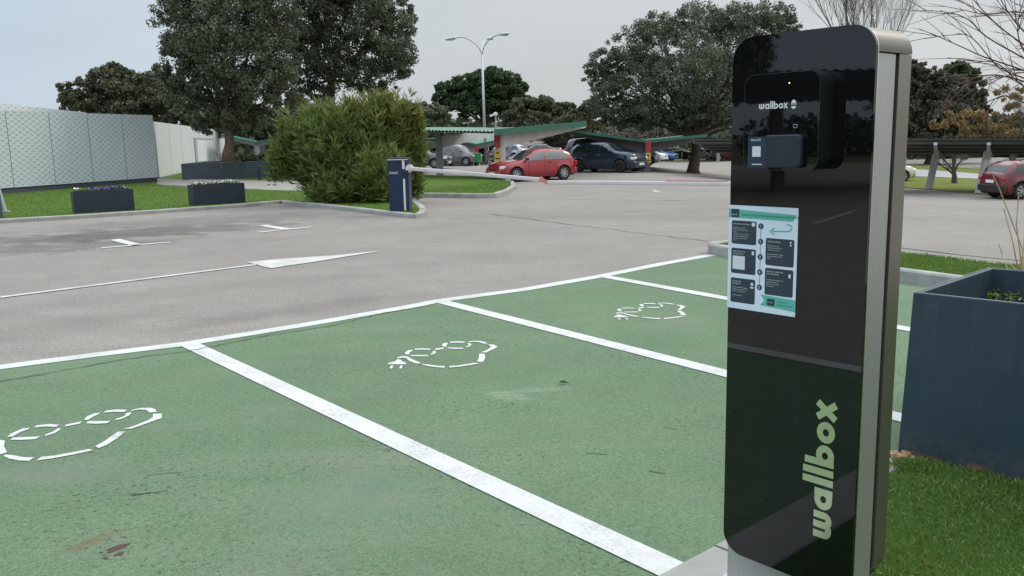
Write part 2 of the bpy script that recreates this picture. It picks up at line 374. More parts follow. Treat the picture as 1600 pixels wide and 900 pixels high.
def kerb(pts,w=.15,h=.13,unit=1.0,name='kerb',gap=.008,z0=-.03):
    pts=[Vector((p[0],p[1],0)) for p in pts]; mb=MB()
    # arc-length param
    L=[0]
    for a,b in zip(pts,pts[1:]): L.append(L[-1]+(b-a).length)
    def at(s):
        for i in range(len(pts)-1):
            if s<=L[i+1]+1e-6: return pts[i].lerp(pts[i+1],(s-L[i])/max(1e-6,L[i+1]-L[i]))
        return pts[-1]
    tot=L[-1]; cuts=sorted(set([round(i*unit,4) for i in range(int(tot/unit)+1)]+[round(x,4) for x in L[1:-1]]+[round(tot,4)]))
    prev=None
    must=set([round(x,4) for x in L[1:-1]])
    cut2=[0.0]+[c for c in cuts[1:-1] if c in must or all(abs(c-m_)>.25 for m_ in must)]+[tot]
    def nrm(s):
        a=at(max(0,s-.02)); b=at(min(tot,s+.02)); t=(b-a).normalized(); return Vector((-t.y,t.x,0)),t
    for a,b in zip(cut2,cut2[1:]):
        na,ta=nrm(a); nb,tb=nrm(b); pa=at(a); pb=at(b); t=(pb-pa).normalized()
        pa=pa+t*(0 if round(a,4) in must else gap/2); pb=pb-t*(0 if round(b,4) in must else gap/2)
        prof=[(-w/2,z0),(-w/2,h-.02),(-w/2+.02,h),(w/2-.02,h),(w/2,h-.02),(w/2,z0)]
        v=[]
        dz=random.uniform(-.004,.004)
        for p,nn in ((pa,na),(pb,nb)):
            zz=TH(p.x,p.y)
            for (o,z) in prof: q=p+nn*o; v.append((q.x,q.y,zz+z+(dz if z>0 else 0)))
        n=6; f=[(i,(i+1)%n,(i+1)%n+n,i+n) for i in range(n)]+[tuple(range(n))[::-1],tuple(range(n,2*n))]
        mb.add(v,f)
    o=mb.build(name,M['kerb']); tag(o,kind='structure'); return o

# green charging bays -----------------------------------------------------------
mainpx=[(0,575),(146,556),(293,538),(480,508),(640,480),(685,471),(820,453),(940,432),(1040,412),(1112,399)]
ML=[G(*p) for p in mainpx]
dirL=(ML[0]-ML[2]).normalized()
LEFT=3.35; ext=[ML[2]+dirL*LEFT]
MLfull=ext+ML
K0=G(1085,893); K1=G(1408,717); kd=(K1-K0).normalized()
KB=[K0-kd*18, K1+kd*4.2]              # flush kerb between bays and turf
KD2=[G(1105,396),G(1400,437),G(1480,450)]; k2d=(KD2[2]-KD2[0]).normalized()
# intersection of far kerb with back kerb line
def isect(p,d,q,e):
    den=d.x*e.y-d.y*e.x; t=((q.x-p.x)*e.y-(q.y-p.y)*e.x)/den; return p+d*t
KX=isect(KD2[0],k2d,K0,kd)
_e=(G(1050,893)-ML[2]).normalized(); KL=isect(ML[2]+dirL*LEFT,_e,K0,kd)
bays=MLfull+[KD2[0]+Vector((.05,-.05,0)),KX,KL]
tag(tri_poly('green_bay_surface',bays,.004,M['green']),kind='structure')
mb=MB(); ribbon(mb,MLfull,.165,.008,.25)
tag(mb.build('bay_front_line',M['paint']),kind='structure')
divs=[[(293,538),(1050,893)],[(685,471),(1133,585),(1398,652)],[(940,432),(1133,467),(1405,513)]]
mb=MB(); dv=[]
for dpx in divs:
    P=[G(*p) for p in dpx]; e=(P[-1]-P[0]).normalized(); end=isect(P[0],e,K0,kd); dv.append((P[0],end))
    ribbon(mb,[P[0]+e*.05]+P[1:-1]+[P[-1]]+([end-e*.08] if (end-P[-1]).length>.12 else []),.15,.0095,.3)
e=(dv[0][1]-dv[0][0]).normalized()
for k in (1,):
    q=dv[0][0]+dirL*LEFT; en=isect(q,e,K0,kd); ribbon(mb,[q+e*.05,en-e*.08],.15,.0095,.3)
tag(mb.build('bay_divider_line',M['paint']),kind='structure')
# turf side (camera side of the flush kerb)
nrmK=Vector((kd.y,-kd.x,0))
turf=[KB[0],KX,KX+nrmK*14,KB[0]+nrmK*14]
slab('turf',[p+nrmK*.06 for p in turf[:2]]+turf[2:],.012,M['turf'])
kerb([KB[0]+nrmK*.07,K0+nrmK*.07+kd*.5],w=.28,h=.02,unit=1.4,gap=.010)
kerb([K0+kd*.505,KX],w=.14,h=.02,unit=1.4,gap=.010)
pad=[K0-kd*14+nrmK*.065,K0+kd*.5+nrmK*.065,K0+kd*.5+nrmK*.22,K0-kd*14+nrmK*.22]
# far side raised strip
kn=Vector((-k2d.y,k2d.x,0)); kn=kn if kn.y>0 else -kn
far_end=KX
Kc=KD2[0]
kerb([Kc+kn*1.25,Kc+kn*.12+k2d*-.02,Kc+k2d*.12,far_end],w=.14,h=.15)
slab('verge_strip',[Kc+kn*1.2+k2d*.05,Kc+kn*.1+k2d*.1,Kc+k2d*.2+kn*.05,far_end+kn*.05,far_end+kn*1.2],.13,M['lawn'])
kerb([Kc+kn*1.25,far_end+kn*1.25],w=.14,h=.12)

# charging-car symbols
Z2=lambda L:[(580+x/6.667,500+y/6.667) for x,y in L]
SYM=[[(175,472),(175,460),(250,440),(275,420),(300,422),(325,440),(362,455),(365,472)],
[(203,485),(230,485),(220,515),(192,515)],[(305,485),(330,485),(318,515),(292,515)],
[(268,405),(310,388),(350,386),(385,392),(430,420),(520,457),(495,466),(450,458),(395,435),(365,408),(330,402),(270,412)],
[(530,468),(600,475),(690,487),(768,490),(765,508),(690,504),(600,492),(530,476)],
[(815,488),(900,484),(1000,468),(1080,455),(1130,462),(1040,480),(920,498),(815,508)],
[(1125,362),(1180,362),(1188,400),(1175,435),(1150,452),(1100,440),(1120,415)],
[(430,322),(385,325),(352,350),(358,370),(395,370),(405,345),(435,330)],
[(455,309),(530,304),(615,310),(615,322),(530,318),(455,322)],
[(645,330),(675,335),(670,358),(630,373),(615,365),(640,350)],
[(410,375),(500,374),(597,374),(590,388),(500,390),(410,387)],
[(665,310),(750,295),(760,308),(675,323)],
[(800,248),(760,250),(737,265),(745,285),(780,290),(785,272),(800,256)],
[(820,236),(890,231),(975,235),(970,248),(890,245),(820,248)],
[(1000,255),(1030,250),(1047,268),(1020,290),(985,294),(985,285),(1010,278),(1015,268)],
[(795,295),(880,297),(962,298),(955,311),(880,312),(800,307)],
[(1005,238),(1060,226),(1130,227),(1185,238),(1220,255),(1170,256),(1120,240),(1060,236),(1015,243)],
[(1210,264),(1275,265),(1320,290),(1260,320),(1200,348),(1140,348),(1190,330),(1240,300),(1245,285)]]
A2=[(657,552),(713.5,540.8),(777,543.5),(698.5,574.7),(750,569),(620.5,567.5)]
A3=[(981,485.3),(1018,478),(1071.7,480.8),(1033.8,498.8),(1070,494.8),(970,495.8)]
A1=[(56,676),(167,653.4),(252,654.8),(55,720),(148,704),None]
def aff(src,dst):
    S=[];D=[]
    for a,b in zip(src,dst):
        if a is None or b is None: continue
        p=G(*a); q=G(*b); S.append([p.x,p.y,1]); D.append([q.x,q.y])
    T,_,_,_=np.linalg.lstsq(np.array(S),np.array(D),rcond=None); return T
for dst,lab in ((A2,'white stencilled car and plug symbol complete in the middle green bay'),(A1,'large white stencilled car symbol cut off by the left picture edge'),(A3,'smallest white stencilled car and plug symbol, in the far bay beside the charger')):
    T=aff(A2,dst); mbs=MB()
    for k,pl in enumerate(SYM):
        pts=[]
        for p in Z2(pl):
            g=G(*p); q=np.array([g.x,g.y,1])@T; pts.append((q[0],q[1],.0082))
        area=sum(pts[i][0]*pts[(i+1)%len(pts)][1]-pts[(i+1)%len(pts)][0]*pts[i][1] for i in range(len(pts)))
        if area<0: pts=pts[::-1]
        mbs.add(pts,[tuple(range(len(pts)))])
    tag(mbs.build('painted_car_symbol',M['paint']),lab,'road marking','charging car symbols painted in the green bays')

# other markings on asphalt
def mark(name,rib,poly,lab,matr='paint_thin',group=None):
    mb=MB()
    for a,b,w_ in rib: ribbon(mb,[G(*a),G(*b)],w_,.009,.6)
    for pl in poly:
        pts=[G(*p,.009) for p in pl]
        area=sum(pts[i].x*pts[(i+1)%len(pts)].y-pts[(i+1)%len(pts)].x*pts[i].y for i in range(len(pts)))
        if area<0: pts=pts[::-1]
        mb.add(pts,[tuple(range(len(pts)))])
    return tag(mb.build(name,M[matr]),lab,'road marking',group)
mark('lane_arrow',[((-140,478),(0,465.5),.11),((0,465.5),(402,414),.11)],[[(385,409.5),(430,405),(520,399),(597,391.5),(510,406),(424,419),(399,413)]],'long white arrow painted on grey asphalt pointing right','paint_thin')
mark('bay_tick_mark',[((158,388),(266,379),.13)],[[(172,375),(186,373),(222,381.5),(208,384)]],'white T mark on the dark stained asphalt, left of two','paint',group='white T marks on the asphalt')
mark('bay_tick_mark',[((404,363.5),(488,355),.13)],[[(404,352.5),(416,351),(454,357),(442,359)]],'white T mark on clean asphalt near the kerb, right of two','paint',group='white T marks on the asphalt')
mbl=MB(); ribbon(mbl,[G(880,311.5),G(1075,313)],.09,.009); tag(mbl.build('lane_line',M['faint']),kind='structure')
mark('faded_arrow',[((985,300),(1025,298.5),.1)],[[(1022,296),(1036,301),(1020,300.5)]],'small faded white arrow on the far asphalt below the large oak','faint')

# cracks
def crack(pts,w=.008,seg=.10,dz=.0112,jit=.014,matr='crack'):
    P=[G(*p) for p in pts]; Q=[]
    for a,b in zip(P,P[1:]):
        n=max(1,int((b-a).length/seg))
        for i in range(n): q=a.lerp(b,i/n); q+=Vector((random.uniform(-jit,jit),random.uniform(-jit,jit),0)); Q.append(q)
    Q.append(P[-1]); mb=MB(); ribbon(mb,Q,lambda t:w*(.6+.8*random.random()),dz,10)
    tag(mb.build('ground_crack',M['crack']),kind='structure')
M['crack']=mat('crack_dark',(.012,.012,.010),.95)
crack([(0,598),(90,582),(200,562),(300,549),(420,525),(520,510),(600,490),(680,478)],.0105,.05)
crack([(225,750),(232,744),(262,741),(285,740)],.004,.05,.0068,.008)
crack([(205,776),(235,772),(262,768)],.004,.05,.0068,.008)
for a,b in (((1035,668),(1058,673)),((915,710),(950,712)),((1015,738),(1040,742)),((600,706),(612,702)),((208,776),(236,771))):
    crack([a,b],.004,.05,.0068,.006)
crack([(760,334),(900,352),(1060,372),(1180,386)],.02,.3,.006,.05)
crack([(1400,386),(1500,399),(1600,408)],.03,.3,.006,.04)

# raised lawns with kerbs on the left
k1=[(-260,372),(0,349),(110,342.5),(250,333),(383,323.5),(440,318)]
k2=[(440,318),(500,324),(560,330.5),(600,335.5),(640,340)]
KA=[G(*p) for p in k1]; KBl=[G(*p) for p in k2]
tip=[G(649,341),G(657,338),G(661,333),G(657,326),G(646,319)]
kpts=KA+KBl[1:]+tip
kerb(kpts,w=.16,h=.10)
back=[G(600,306),G(520,303),G(440,301),G(300,296.5),G(246,292.5)]
lawn_poly=kpts+back+[G(246,287),G(10,306),G(-300,336)]
slab('lawn',lawn_poly,.085,M['lawn'])
# path behind
pa=[G(246,291),G(330,296),G(440,301),G(520,303),G(600,306),G(650,306.5)]
pb=[G(640,290),G(560,288),G(440,287),G(330,284.5),G(246,282)]
slab('path',pa+pb,.09,M['path'])
kerb(pa,w=.1,h=.11); kerb(pb[::-1],w=.1,h=.11)
slab('back_lawn',pb[::-1]+[G(640,276),G(430,270),G(250,268)],.085,M['lawn'])
# right-hand island under the barrier
ki=[G(*p) for p in [(640,308.5),(700,309),(745,310),(772,309.5),(790,303),(802,295),(800,288),(786,283)]]
kerb(ki,w=.16,h=.14)
slab('lawn_island',ki+[G(740,279),G(690,277.5),G(630,277)],.12,M['lawn'])
# right: verge, road beyond the carport
vg=[G(1380,291),G(1455,296.5),G(1530,303),G(1640,312),G(1720,316),G(1720,292),G(1600,284),G(1530,279.5),G(1440,276),G(1380,274)]
slab('verge',vg,.03,M['verge'])
def flat(name,px,dz,matr):
    pts=[G(*p) for p in px]; bm=bmesh.new(); vs=[bm.verts.new((p.x,p.y,p.z+dz)) for p in pts]; f=bm.faces.new(vs); bm.normal_update()
    if f.normal.z<0:f.normal_flip()
    me=bpy.data.meshes.new(name); bm.to_mesh(me); bm.free(); return tag(link(name,me,matr),kind='structure')
M['road']=mat('pale_road',(.27,.27,.275),.9,var=.08,vscale=.4)
flat('road',[(1380,275),(1440,277),(1530,280.5),(1600,285),(1740,294),(1740,287),(1600,277),(1530,272.5),(1440,265.5),(1380,263)],.05,M['road'])
flat('far_verge',[(1380,263),(1440,265.5),(1530,272.5),(1600,277),(1740,287),(1740,281),(1600,271),(1530,265),(1440,259.5),(1380,257)],.06,M['verge'])

# ------------------------------------------------------------------ building on the left
def screen_mat(name,c1,c2,thresh):
    m,nt,b=newmat(name); tc=N(nt,'ShaderNodeTexCoord').outputs['UV']
    # expanded-metal diamonds: product of two diagonal waves
    sp=N(nt,'ShaderNodeSeparateXYZ'); nt.links.new(tc,sp.inputs[0])
    u=mathn(nt,'MULTIPLY',sp.outputs['X'],math.pi/.17); v=mathn(nt,'MULTIPLY',sp.outputs['Y'],math.pi/.105)
    s1=mathn(nt,'SINE',u,0); s2=mathn(nt,'SINE',v,0)
    h=mathn(nt,'MULTIPLY',s1,s2)
    f=ramp(nt,h,thresh,thresh+.35)
    n=ramp(nt,noise(nt,tc,.7,4,.5),.3,.7)
    c=mixc(nt,f,c1,c2); c=mixc(nt,mathn(nt,'MULTIPLY',n,.25),c,tuple(k*.8 for k in c1))
    nt.links.new(c,b.inputs['Base Color']); b.inputs['Roughness'].default_value=.45; b.inputs['Metallic'].default_value=.25
    bp=N(nt,'ShaderNodeBump'); bp.inputs['Strength'].default_value=.4; bp.inputs['Distance'].default_value=.02; nt.links.new(mathn(nt,'MULTIPLY',f,-.5),bp.inputs['Height']); nt.links.new(bp.outputs[0],b.inputs['Normal'])
    return m
M['screenA']=screen_mat('perforated_aluminium',(.53,.61,.64),(.38,.45,.48),.05)
M['screenB']=screen_mat('pale_perforated_aluminium',(.68,.72,.72),(.48,.52,.53),.3)
M['plinth']=mat('dark_plinth',(.045,.06,.075),.6)
M['joint']=mat('panel_joint',(.13,.16,.18),.6)
M['door']=mat('pale_metal_door',(.58,.62,.61),.45,var=.04,vscale=1)
M['doorframe']=mat('door_frame_grey',(.30,.33,.34),.5)
bld=empty('pavilion',G(246,287)); tag(bld,'low white pavilion clad in perforated aluminium panels behind the left lawn','building')
inv=bld.matrix_basis.inverted() if False else None
B0=bld.location.copy()
def wall_panel(name,a,b,z0,z1,th_,matr,parent,uvs=True):
    """upright slab between ground points a,b (world) thickness to the back"""
    a=Vector((a.x,a.y,0)); b=Vector((b.x,b.y,0)); t=(b-a).normalized(); nn=Vector((-t.y,t.x,0))
    if nn.y<0: nn=-nn
    L=(b-a).length; v=[];
    for q in (a,b,b+nn*th_,a+nn*th_):
        v.append(Vector((q.x,q.y,z0))-B0)
    z1a,z1b=z1 if isinstance(z1,tuple) else (z1,z1)
    for q,z in zip((a,b,b+nn*th_,a+nn*th_),(z1a,z1b,z1b,z1a)): v.append(Vector((q.x,q.y,z))-B0)
    o=mesh(name,v,[(3,2,1,0),(4,5,6,7),(0,1,5,4),(1,2,6,5),(2,3,7,6),(3,0,4,7)],matr,parent)
    uv=o.data.uv_layers.new(name='UVMap')
    for l in o.data.loops:
        co=o.data.vertices[l.vertex_index].co+B0; uv.data[l.index].uv=((Vector((co.x,co.y,0))-a).dot(t),co.z)
    return o
a0=G(246,286); a1=G(10,305); dA=(a1-a0).normalized(); aend=a0+dA*26
hA=None
# top height from photo at the near corner
def z_at(px,py,P):  # height where the ray through px,py meets vertical over distance of P (same y)
    q=AT(px,py,P.y); return q.z
hA=z_at(237,180,a0)
wall_panel('plinth',a0,aend,0,.30,.3,M['plinth'],bld)
# individual panels
npan=14; pl=2.05
for i in range(npan):
    p=a0+dA*(pl*i); q=a0+dA*(pl*(i+1)-.035)
    nnA=Vector((-dA.y,dA.x,0)); nnA=nnA if nnA.y<0 else -nnA
    o=wall_panel('cladding_panel',p+nnA*.06,q+nnA*.06,.27,hA,.05,M['screenA'],bld)
wall_panel('inner_wall',a0+Vector((.0,.12,0))+dA*.05,aend+Vector((0,.12,0)),.2,hA-.02,.4,M['joint'],bld)
# parapet screen set back
_d=ray(130,178); _n=Vector((-dA.y,dA.x,0)); _t=((a0-C0).dot(_n))/(_d.dot(_n)); s0=C0+_d*_t+Vector((-.3,.9,0)); 
sA=Vector((s0.x,s0.y,0)); sB=sA+dA*22
wall_panel('roof_screen',sA,sB,hA-.3,(hA+.06,hA+1.3),.06,M['screenB'],bld)
# wall B receding
b0=G(240,281); zb0=z_at(240,190,b0)
Yb=84.0; b1=AT(355,246,Yb); b1=Vector((b1.x,b1.y,0)); zb1=AT(355,205,Yb).z
dB=(b1-b0); dB.z=0; LB=dB.length; dB.normalize()
nB=int(LB/4)
for i in range(nB):
    t0=i*LB/nB; t1=(i+1)*LB/nB-.08
    zt=lambda t: zb0+(zb1-zb0)*t/LB
    wall_panel('cladding_panel',b0+dB*t0,b0+dB*t1,.12,(zt(t0),zt(t1)),.3,M['screenB'],bld)
wall_panel('rear_inner_wall',b0+Vector((-.25,.2,0)),b1+Vector((-.25,.2,0)),0,(zb0-.05,zb1-.05),.5,M['joint'],bld)
# door on wall B
def onB(px):  # ground point on wall B line under px
    d=ray(px,230); n=Vector((-dB.y,dB.x,0)); t=((b0-C0).dot(n))/(d.dot(n)); p=C0+d*t; return p
d0=onB(296); d1=onB(327)
zt0=C0+ray(296,215)*((d0.y)/ray(296,215).y)
nb=Vector((dB.y,-dB.x,0)); 
if nb.x<0: nb=-nb
fr=wall_panel('door_frame',d0+nb*.02,d1+nb*.02,.05,zt0.z,.36,M['doorframe'],bld)
e_=(d1-d0)*.07
wall_panel('door',d0+nb*.02+e_,d1+nb*.02-e_,.05,zt0.z-.16,.39,M['door'],bld)
# roof
r=[a0+Vector((-.1,.3,0)),aend+Vector((0,.3,0)),aend+Vector((-8,25,0)),Vector((b1.x-.5,b1.y,0)),b0+Vector((-.5,.5,0))]
mb=MB(); mb.prism([Vector((p.x,p.y,2.7))-B0 for p in r],(0,0,.15),0); mb.build('roof',M['plinth'],bld)

# ------------------------------------------------------------------ foliage builders
def quads_mesh(name,P,A,B,matr,parent=None,shape='rhomb'):
    """P centres (n,3); A half long axis; B half short axis"""
    n=len(P)
    if shape=='rhomb': V=np.stack([P-A,P+B,P+A,P-B],1)
    else: V=np.stack([P-A-B*.8,P+A*.2-B,P+A,P+A*.2+B],1)
    V=V.reshape(-1,3)
    me=bpy.data.meshes.new(name); me.vertices.add(4*n); me.vertices.foreach_set('co',V.ravel().astype(np.float32))
    me.loops.add(4*n); me.loops.foreach_set('vertex_index',np.arange(4*n,dtype=np.int32))
    me.polygons.add(n); me.polygons.foreach_set('loop_start',np.arange(0,4*n,4,dtype=np.int32)); me.polygons.foreach_set('loop_total',np.full(n,4,dtype=np.int32))
    me.update(calc_edges=True); me.validate()
    return link(name,me,matr,parent)
def rnd_dir(n):
    v=rng.normal(size=(n,3)); return v/np.linalg.norm(v,axis=1)[:,None]
def crown_pts(lobes,n,clump=.28,fill=.4,flat=1.0,per=None):
    """lobes: (centre, (rx,ry,rz)). Leaves gathered in sub-clumps near lobe surfaces"""
    vols=np.array([r[0]*r[1]*r[2] for c,r in lobes])**.67; cnt=(vols/vols.sum()*n).astype(int)
    out=[]
    for (c,r),k in zip(lobes,cnt):
        r=np.array(r); c=np.array(c); ns=max(8,int(k/75))
        d=rnd_dir(ns); rad=np.where(rng.random(ns)<fill,rng.random(ns)**.5*.8,rng.uniform(.72,1.02,ns))
        sc_=c+d*r*rad[:,None]
        cs=clump*.80*r.mean()*rng.uniform(.4,1.3,ns)
        w_=cs**2/np.sum(cs**2); idx=rng.choice(ns,k,p=w_)
        dd=rnd_dir(k); rr=rng.random(k)**.5
        out.append(sc_[idx]+dd*(cs[idx]*rr)[:,None]*np.array([1,1,.8]))
    return np.concatenate(out)
def leaves(name,P,size,matr,parent,aspect=.55,up=.3,o0=None):
    n=len(P); d=rnd_dir(n); d[:,2]+=up*.3; d/=np.linalg.norm(d,axis=1)[:,None]
    s=rnd_dir(n); s=np.cross(d,s); s/=np.linalg.norm(s,axis=1)[:,None]
    sz=size*rng.uniform(.6,1.3,n)[:,None]
    if o0 is not None: P=P-np.array(o0)
    return quads_mesh(name,P,d*sz*.5,s*sz*.5*aspect,matr,parent)
def limb(mb,a,b,r0,r1,n=6,wob=.12,seg=7):
    a=Vector(a); b=Vector(b); L=(b-a).length; P=[];Rr=[]
    for i in range(n+1):
        t=i/n; p=a.lerp(b,t)
        if 0<i<n: p+=Vector([random.uniform(-1,1)*wob*L*.25 for _ in range(3)])
        p.z+=math.sin(t*math.pi)*L*.04
        P.append(p); Rr.append(r0+(r1-r0)*t)
    mb.tube(P,Rr,seg)
    return P
def px_lobes(L,Y,dep=.9,jit=0):
    o=[]
    for q in L:
        px,py,rp=q[:3]; ry=q[3] if len(q)>3 else rp; dy=q[4] if len(q)>4 else 0
        c=AT(px,py,Y+dy); k=(Y+dy)/FPX; o.append((np.array(c),(rp*k,rp*k*dep,ry*k)))
    return o
def tree(name,label,cat,base,lobes,n,size,leafm,trunk_r,barkm='bark',fork=None,group=None,clump=.28,fill=.45,aspect=.6,limbs=True):
    t=empty(name,base); tag(t,label,cat,group); b=Vector(base)
    P=crown_pts(lobes,n,clump,fill); leaves('crown',P,size,M[leafm],t,aspect,o0=base)
    mb=MB(); cs=[Vector(c) for c,r in lobes]; cen=sum(cs,Vector((0,0,0)))/len(cs)
    fk=Vector(fork) if fork else b.lerp(Vector((cen.x,cen.y,b.z+(cen.z-b.z)*.5)),1)
    fl=fk-b
    pts=[Vector((0,0,-.1))+Vector((0,0,0)),Vector((0,0,.25)),fl*.5+Vector((trunk_r*.25,0,0)),fl]
    mb.tube(pts,[trunk_r*1.45,trunk_r*1.1,trunk_r*.9,trunk_r*.8],10)
    if limbs:
        for c in cs:
            limb(mb,fl-Vector((0,0,.1)),fl+(c-b-fl)*.85,trunk_r*.42,trunk_r*.10)
            for q in range(2):
                d=Vector(rnd_dir(1)[0])*.3*(c-fk).length*.5; limb(mb,(c-b)*.75+fl*.25,c-b+d,trunk_r*.16,trunk_r*.04,4,seg=5)
    mb.build('trunk',M[barkm],t,smooth=True)
    return t

# --- big holm oaks on the left
Y1=41
base=AT(357,249,Y1)
L1=[(300,30,58,60),(345,-30,75,60),(300,95,50,45),(355,60,75,75,-1.2),(410,20,60,70,-.6),(400,110,62,48,-1.2),(345,135,52,40),(430,-50,60,50),(365,175,45,26),(285,-20,42,45),(440,110,36,34),(300,145,44,32),(430,145,44,26),(390,185,44,20),(330,190,36,18),(275,75,26,22),(272,118,24,20)]
tree('holm_oak','massive dark holm oak rising from the long slate planter, left of two','tree',base,px_lobes(L1,Y1),100000,.13,'oak_leaf',.24,'bark_warm',fork=AT(357,200,Y1),clump=.30)
Y2=46; base=G(520,300); base=Vector((AT(517,300,Y2).x,Y2,0))
L2=[(500,40,55,55),(560,10,65,60),(610,60,45,50,-1),(600,105,46,36),(545,95,52,48),(490,100,44,36),(560,-45,70,50),(622,30,32,35),(470,50,40,50),(500,-30,60,45),(590,145,30,20),(480,145,36,24)]
tree('holm_oak','tall rounded dark holm oak whose trunk stands behind the oleander bush','tree',base,px_lobes(L2,Y2),76000,.14,'oak_leaf',.24,'bark',fork=AT(517,120,Y2),clump=.30)
# background trees left
Yb_=70
L=[(122,150,30,28),(165,128,32,30),(200,150,45,40),(250,140,42,36),(185,118,28,20),(140,165,40,26),(225,175,60,30),(275,170,40,36)]
tree('bushy_oak','olive brown bushy oak behind the pavilion roof at far left','tree',AT(190,244,Yb_),px_lobes(L,Yb_),60000,.24,'oak_warm',.3,clump=.25)
L=[(385,185,35,24),(420,195,40,28),(460,180,40,26),(330,190,40,26),(500,185,35,24)]
tree('olive_tree','greyish olive tree filling the gap beneath the two big oaks','tree',AT(420,242,75),px_lobes(L,75),30000,.24,'grey_leaf',.25,clump=.25)
L=[(665,180,28,20),(690,176,20,14),(640,172,18,12),(668,196,34,12)]
tree('olive_tree','small pale grey-green tree right of the oleander bush','tree',AT(668,236,80),px_lobes(L,80),15000,.24,'grey_leaf',.25,clump=.25)
# stone pine
Yp=90
L=[(705,148,30,20),(730,140,36,26),(765,132,40,26),(790,140,34,26),(745,160,44,24),(785,165,40,22),(815,165,28,18),(700,160,26,14)]
tree('stone_pine','rounded green stone pine standing behind the double-armed street lamp','tree',AT(757,236,Yp),px_lobes(L,Yp),60000,.28,'pine_leaf',.35,'bark_warm',clump=.25)
L=[(820,180,36,26),(850,175,30,24),(880,185,30,22),(845,200,50,20),(900,190,22,20),(915,200,26,22)]
tree('bushy_oak','low brownish oak right of the stone pine above the green carport','tree',AT(858,232,85),px_lobes(L,85),42000,.28,'oak_warm',.3,clump=.25)
L=[(905,175,18,16),(930,170,20,20),(895,195,30,20)]
tree('bushy_oak','small olive oak glimpsed between the brownish oak and the great oak','tree',AT(912,232,78),px_lobes(L,78),18000,.24,'oak_warm',.25,clump=.25)
# big oak centre right
base=G(1083,270); Yo=base.y
L=[(945,100,32,28),(990,75,42,36),(1030,45,40,30),(960,150,44,36),(1010,130,55,48),(1085,45,45,38),(1080,110,62,55,-1.5),(1150,40,50,34),(1200,25,40,22),(1150,100,60,55),(1220,90,50,50),(1010,180,48,24),(1120,160,60,36),(1200,160,50,40),(1080,175,50,28),(930,118,22,22),(970,185,34,18),(1225,40,24,22),(1170,195,40,20)]
tree('holm_oak','great spreading holm oak with twisted trunk left of the charging pedestal','tree',base,px_lobes(L,Yo),140000,.13,'oak_leaf',.33,'bark',fork=AT(1088,215,Yo),clump=.30)
# trees right behind pedestal
Yr=75
L=[(1435,135,34,36),(1475,150,38,40),(1450,175,50,36),(1420,160,35,40),(1490,180,36,26),(1450,215,60,24),(1400,190,40,36),(1510,210,34,20),(1540,215,30,16),(1425,120,26,30),(1470,190,60,30)]
tree('evergreen_oak','dark grey-green rounded tree directly right of the pedestal top','tree',AT(1450,262,Yr),px_lobes(L,Yr),90000,.26,'dusk_leaf',.35,clump=.25)
L=[(1490,125,34,28),(1515,150,26,34),(1525,180,20,30)]
tree('evergreen_oak','deep green conifer crown peeping behind the rounded tree','tree',AT(1505,262,85),px_lobes(L,85),24000,.28,'pine_leaf',.35,clump=.25)
L=[(1480,190,34,14),(1525,185,34,16),(1575,190,34,18),(1585,150,26,22),(1545,205,50,10)]
tree('ochre_tree','tree with sparse ochre winter leaves above the right carport','tree',AT(1540,262,66),px_lobes(L,66),7000,.2,'brown_leaf',.2,clump=.3,fill=.5)

# bare trees
def bare(name,label,base,height,spread,levels,r0,matr,n0=3,seed=1,lean=(0,0),up=.5,group=None,nb=3,trunk_h=.22):
    rs=random.Random(seed); mb=MB()
    def rec(p,d,L,r,lv):
        n=4; P=[p]; Rr=[r]; q=p.copy(); dd=d.copy()
        for i in range(n):
            dd=(dd+Vector([rs.uniform(-.16,.16) for _ in range(3)])+Vector((0,0,.05*up))).normalized(); q=q+dd*L/n; P.append(q.copy()); Rr.append(r*(1-.45*(i+1)/n))
        mb.tube(P,Rr,3 if lv>1 else 6,cap=False)
        if lv>=levels: return
        for i in range(nb+(1 if lv==0 else 0)):
            t=rs.uniform(.35,1); k=min(n,int(t*n)+1); a=P[k]
            sd_=Vector((rs.gauss(0,1),rs.gauss(0,1),rs.gauss(0,.5))).normalized()
            nd=(dd+sd_*spread+Vector((0,0,up*.4))).normalized()
            rec(a,nd,L*rs.uniform(.58,.8),Rr[k]*.62,lv+1)
        rec(P[-1],dd,L*.7,Rr[-1],lv+1)
    rec(Vector((0,0,0)),Vector((lean[0],lean[1],1)).normalized(),height*trunk_h,r0,0)
    o=empty(name,base); tag(o,label,'tree',group); mb.build('branches',matr,o,smooth=True); return o
b=AT(1350,260,60); b.z=TH(b.x,b.y)
bare('bare_tree','leafless tree with upswept grey twigs behind the pedestal top',b,31,.52,6,.30,M['twig_grey'],seed=4,up=.75,nb=3,trunk_h=.17)
b=AT(1580,262,62); b.z=TH(b.x,b.y)
bare('bare_tree','leafless dark-trunked tree at the right edge behind the carport',b,10,.6,5,.25,M['bark'],seed=9,up=.3,nb=3)
b=G(1491,287)
bare('bare_tree','small bare orchard tree on the verge between two carport posts',b,3.6,.7,4,.16,M['bark'],seed=12,up=.3,nb=3,trunk_h=.25)
b=AT(345,250,41.5); b.z=.6
bare('bare_shrub','small bare shrub beside the oak trunk in the slate planter',b,1.6,.6,3,.03,M['twig_grey'],seed=3,nb=3)

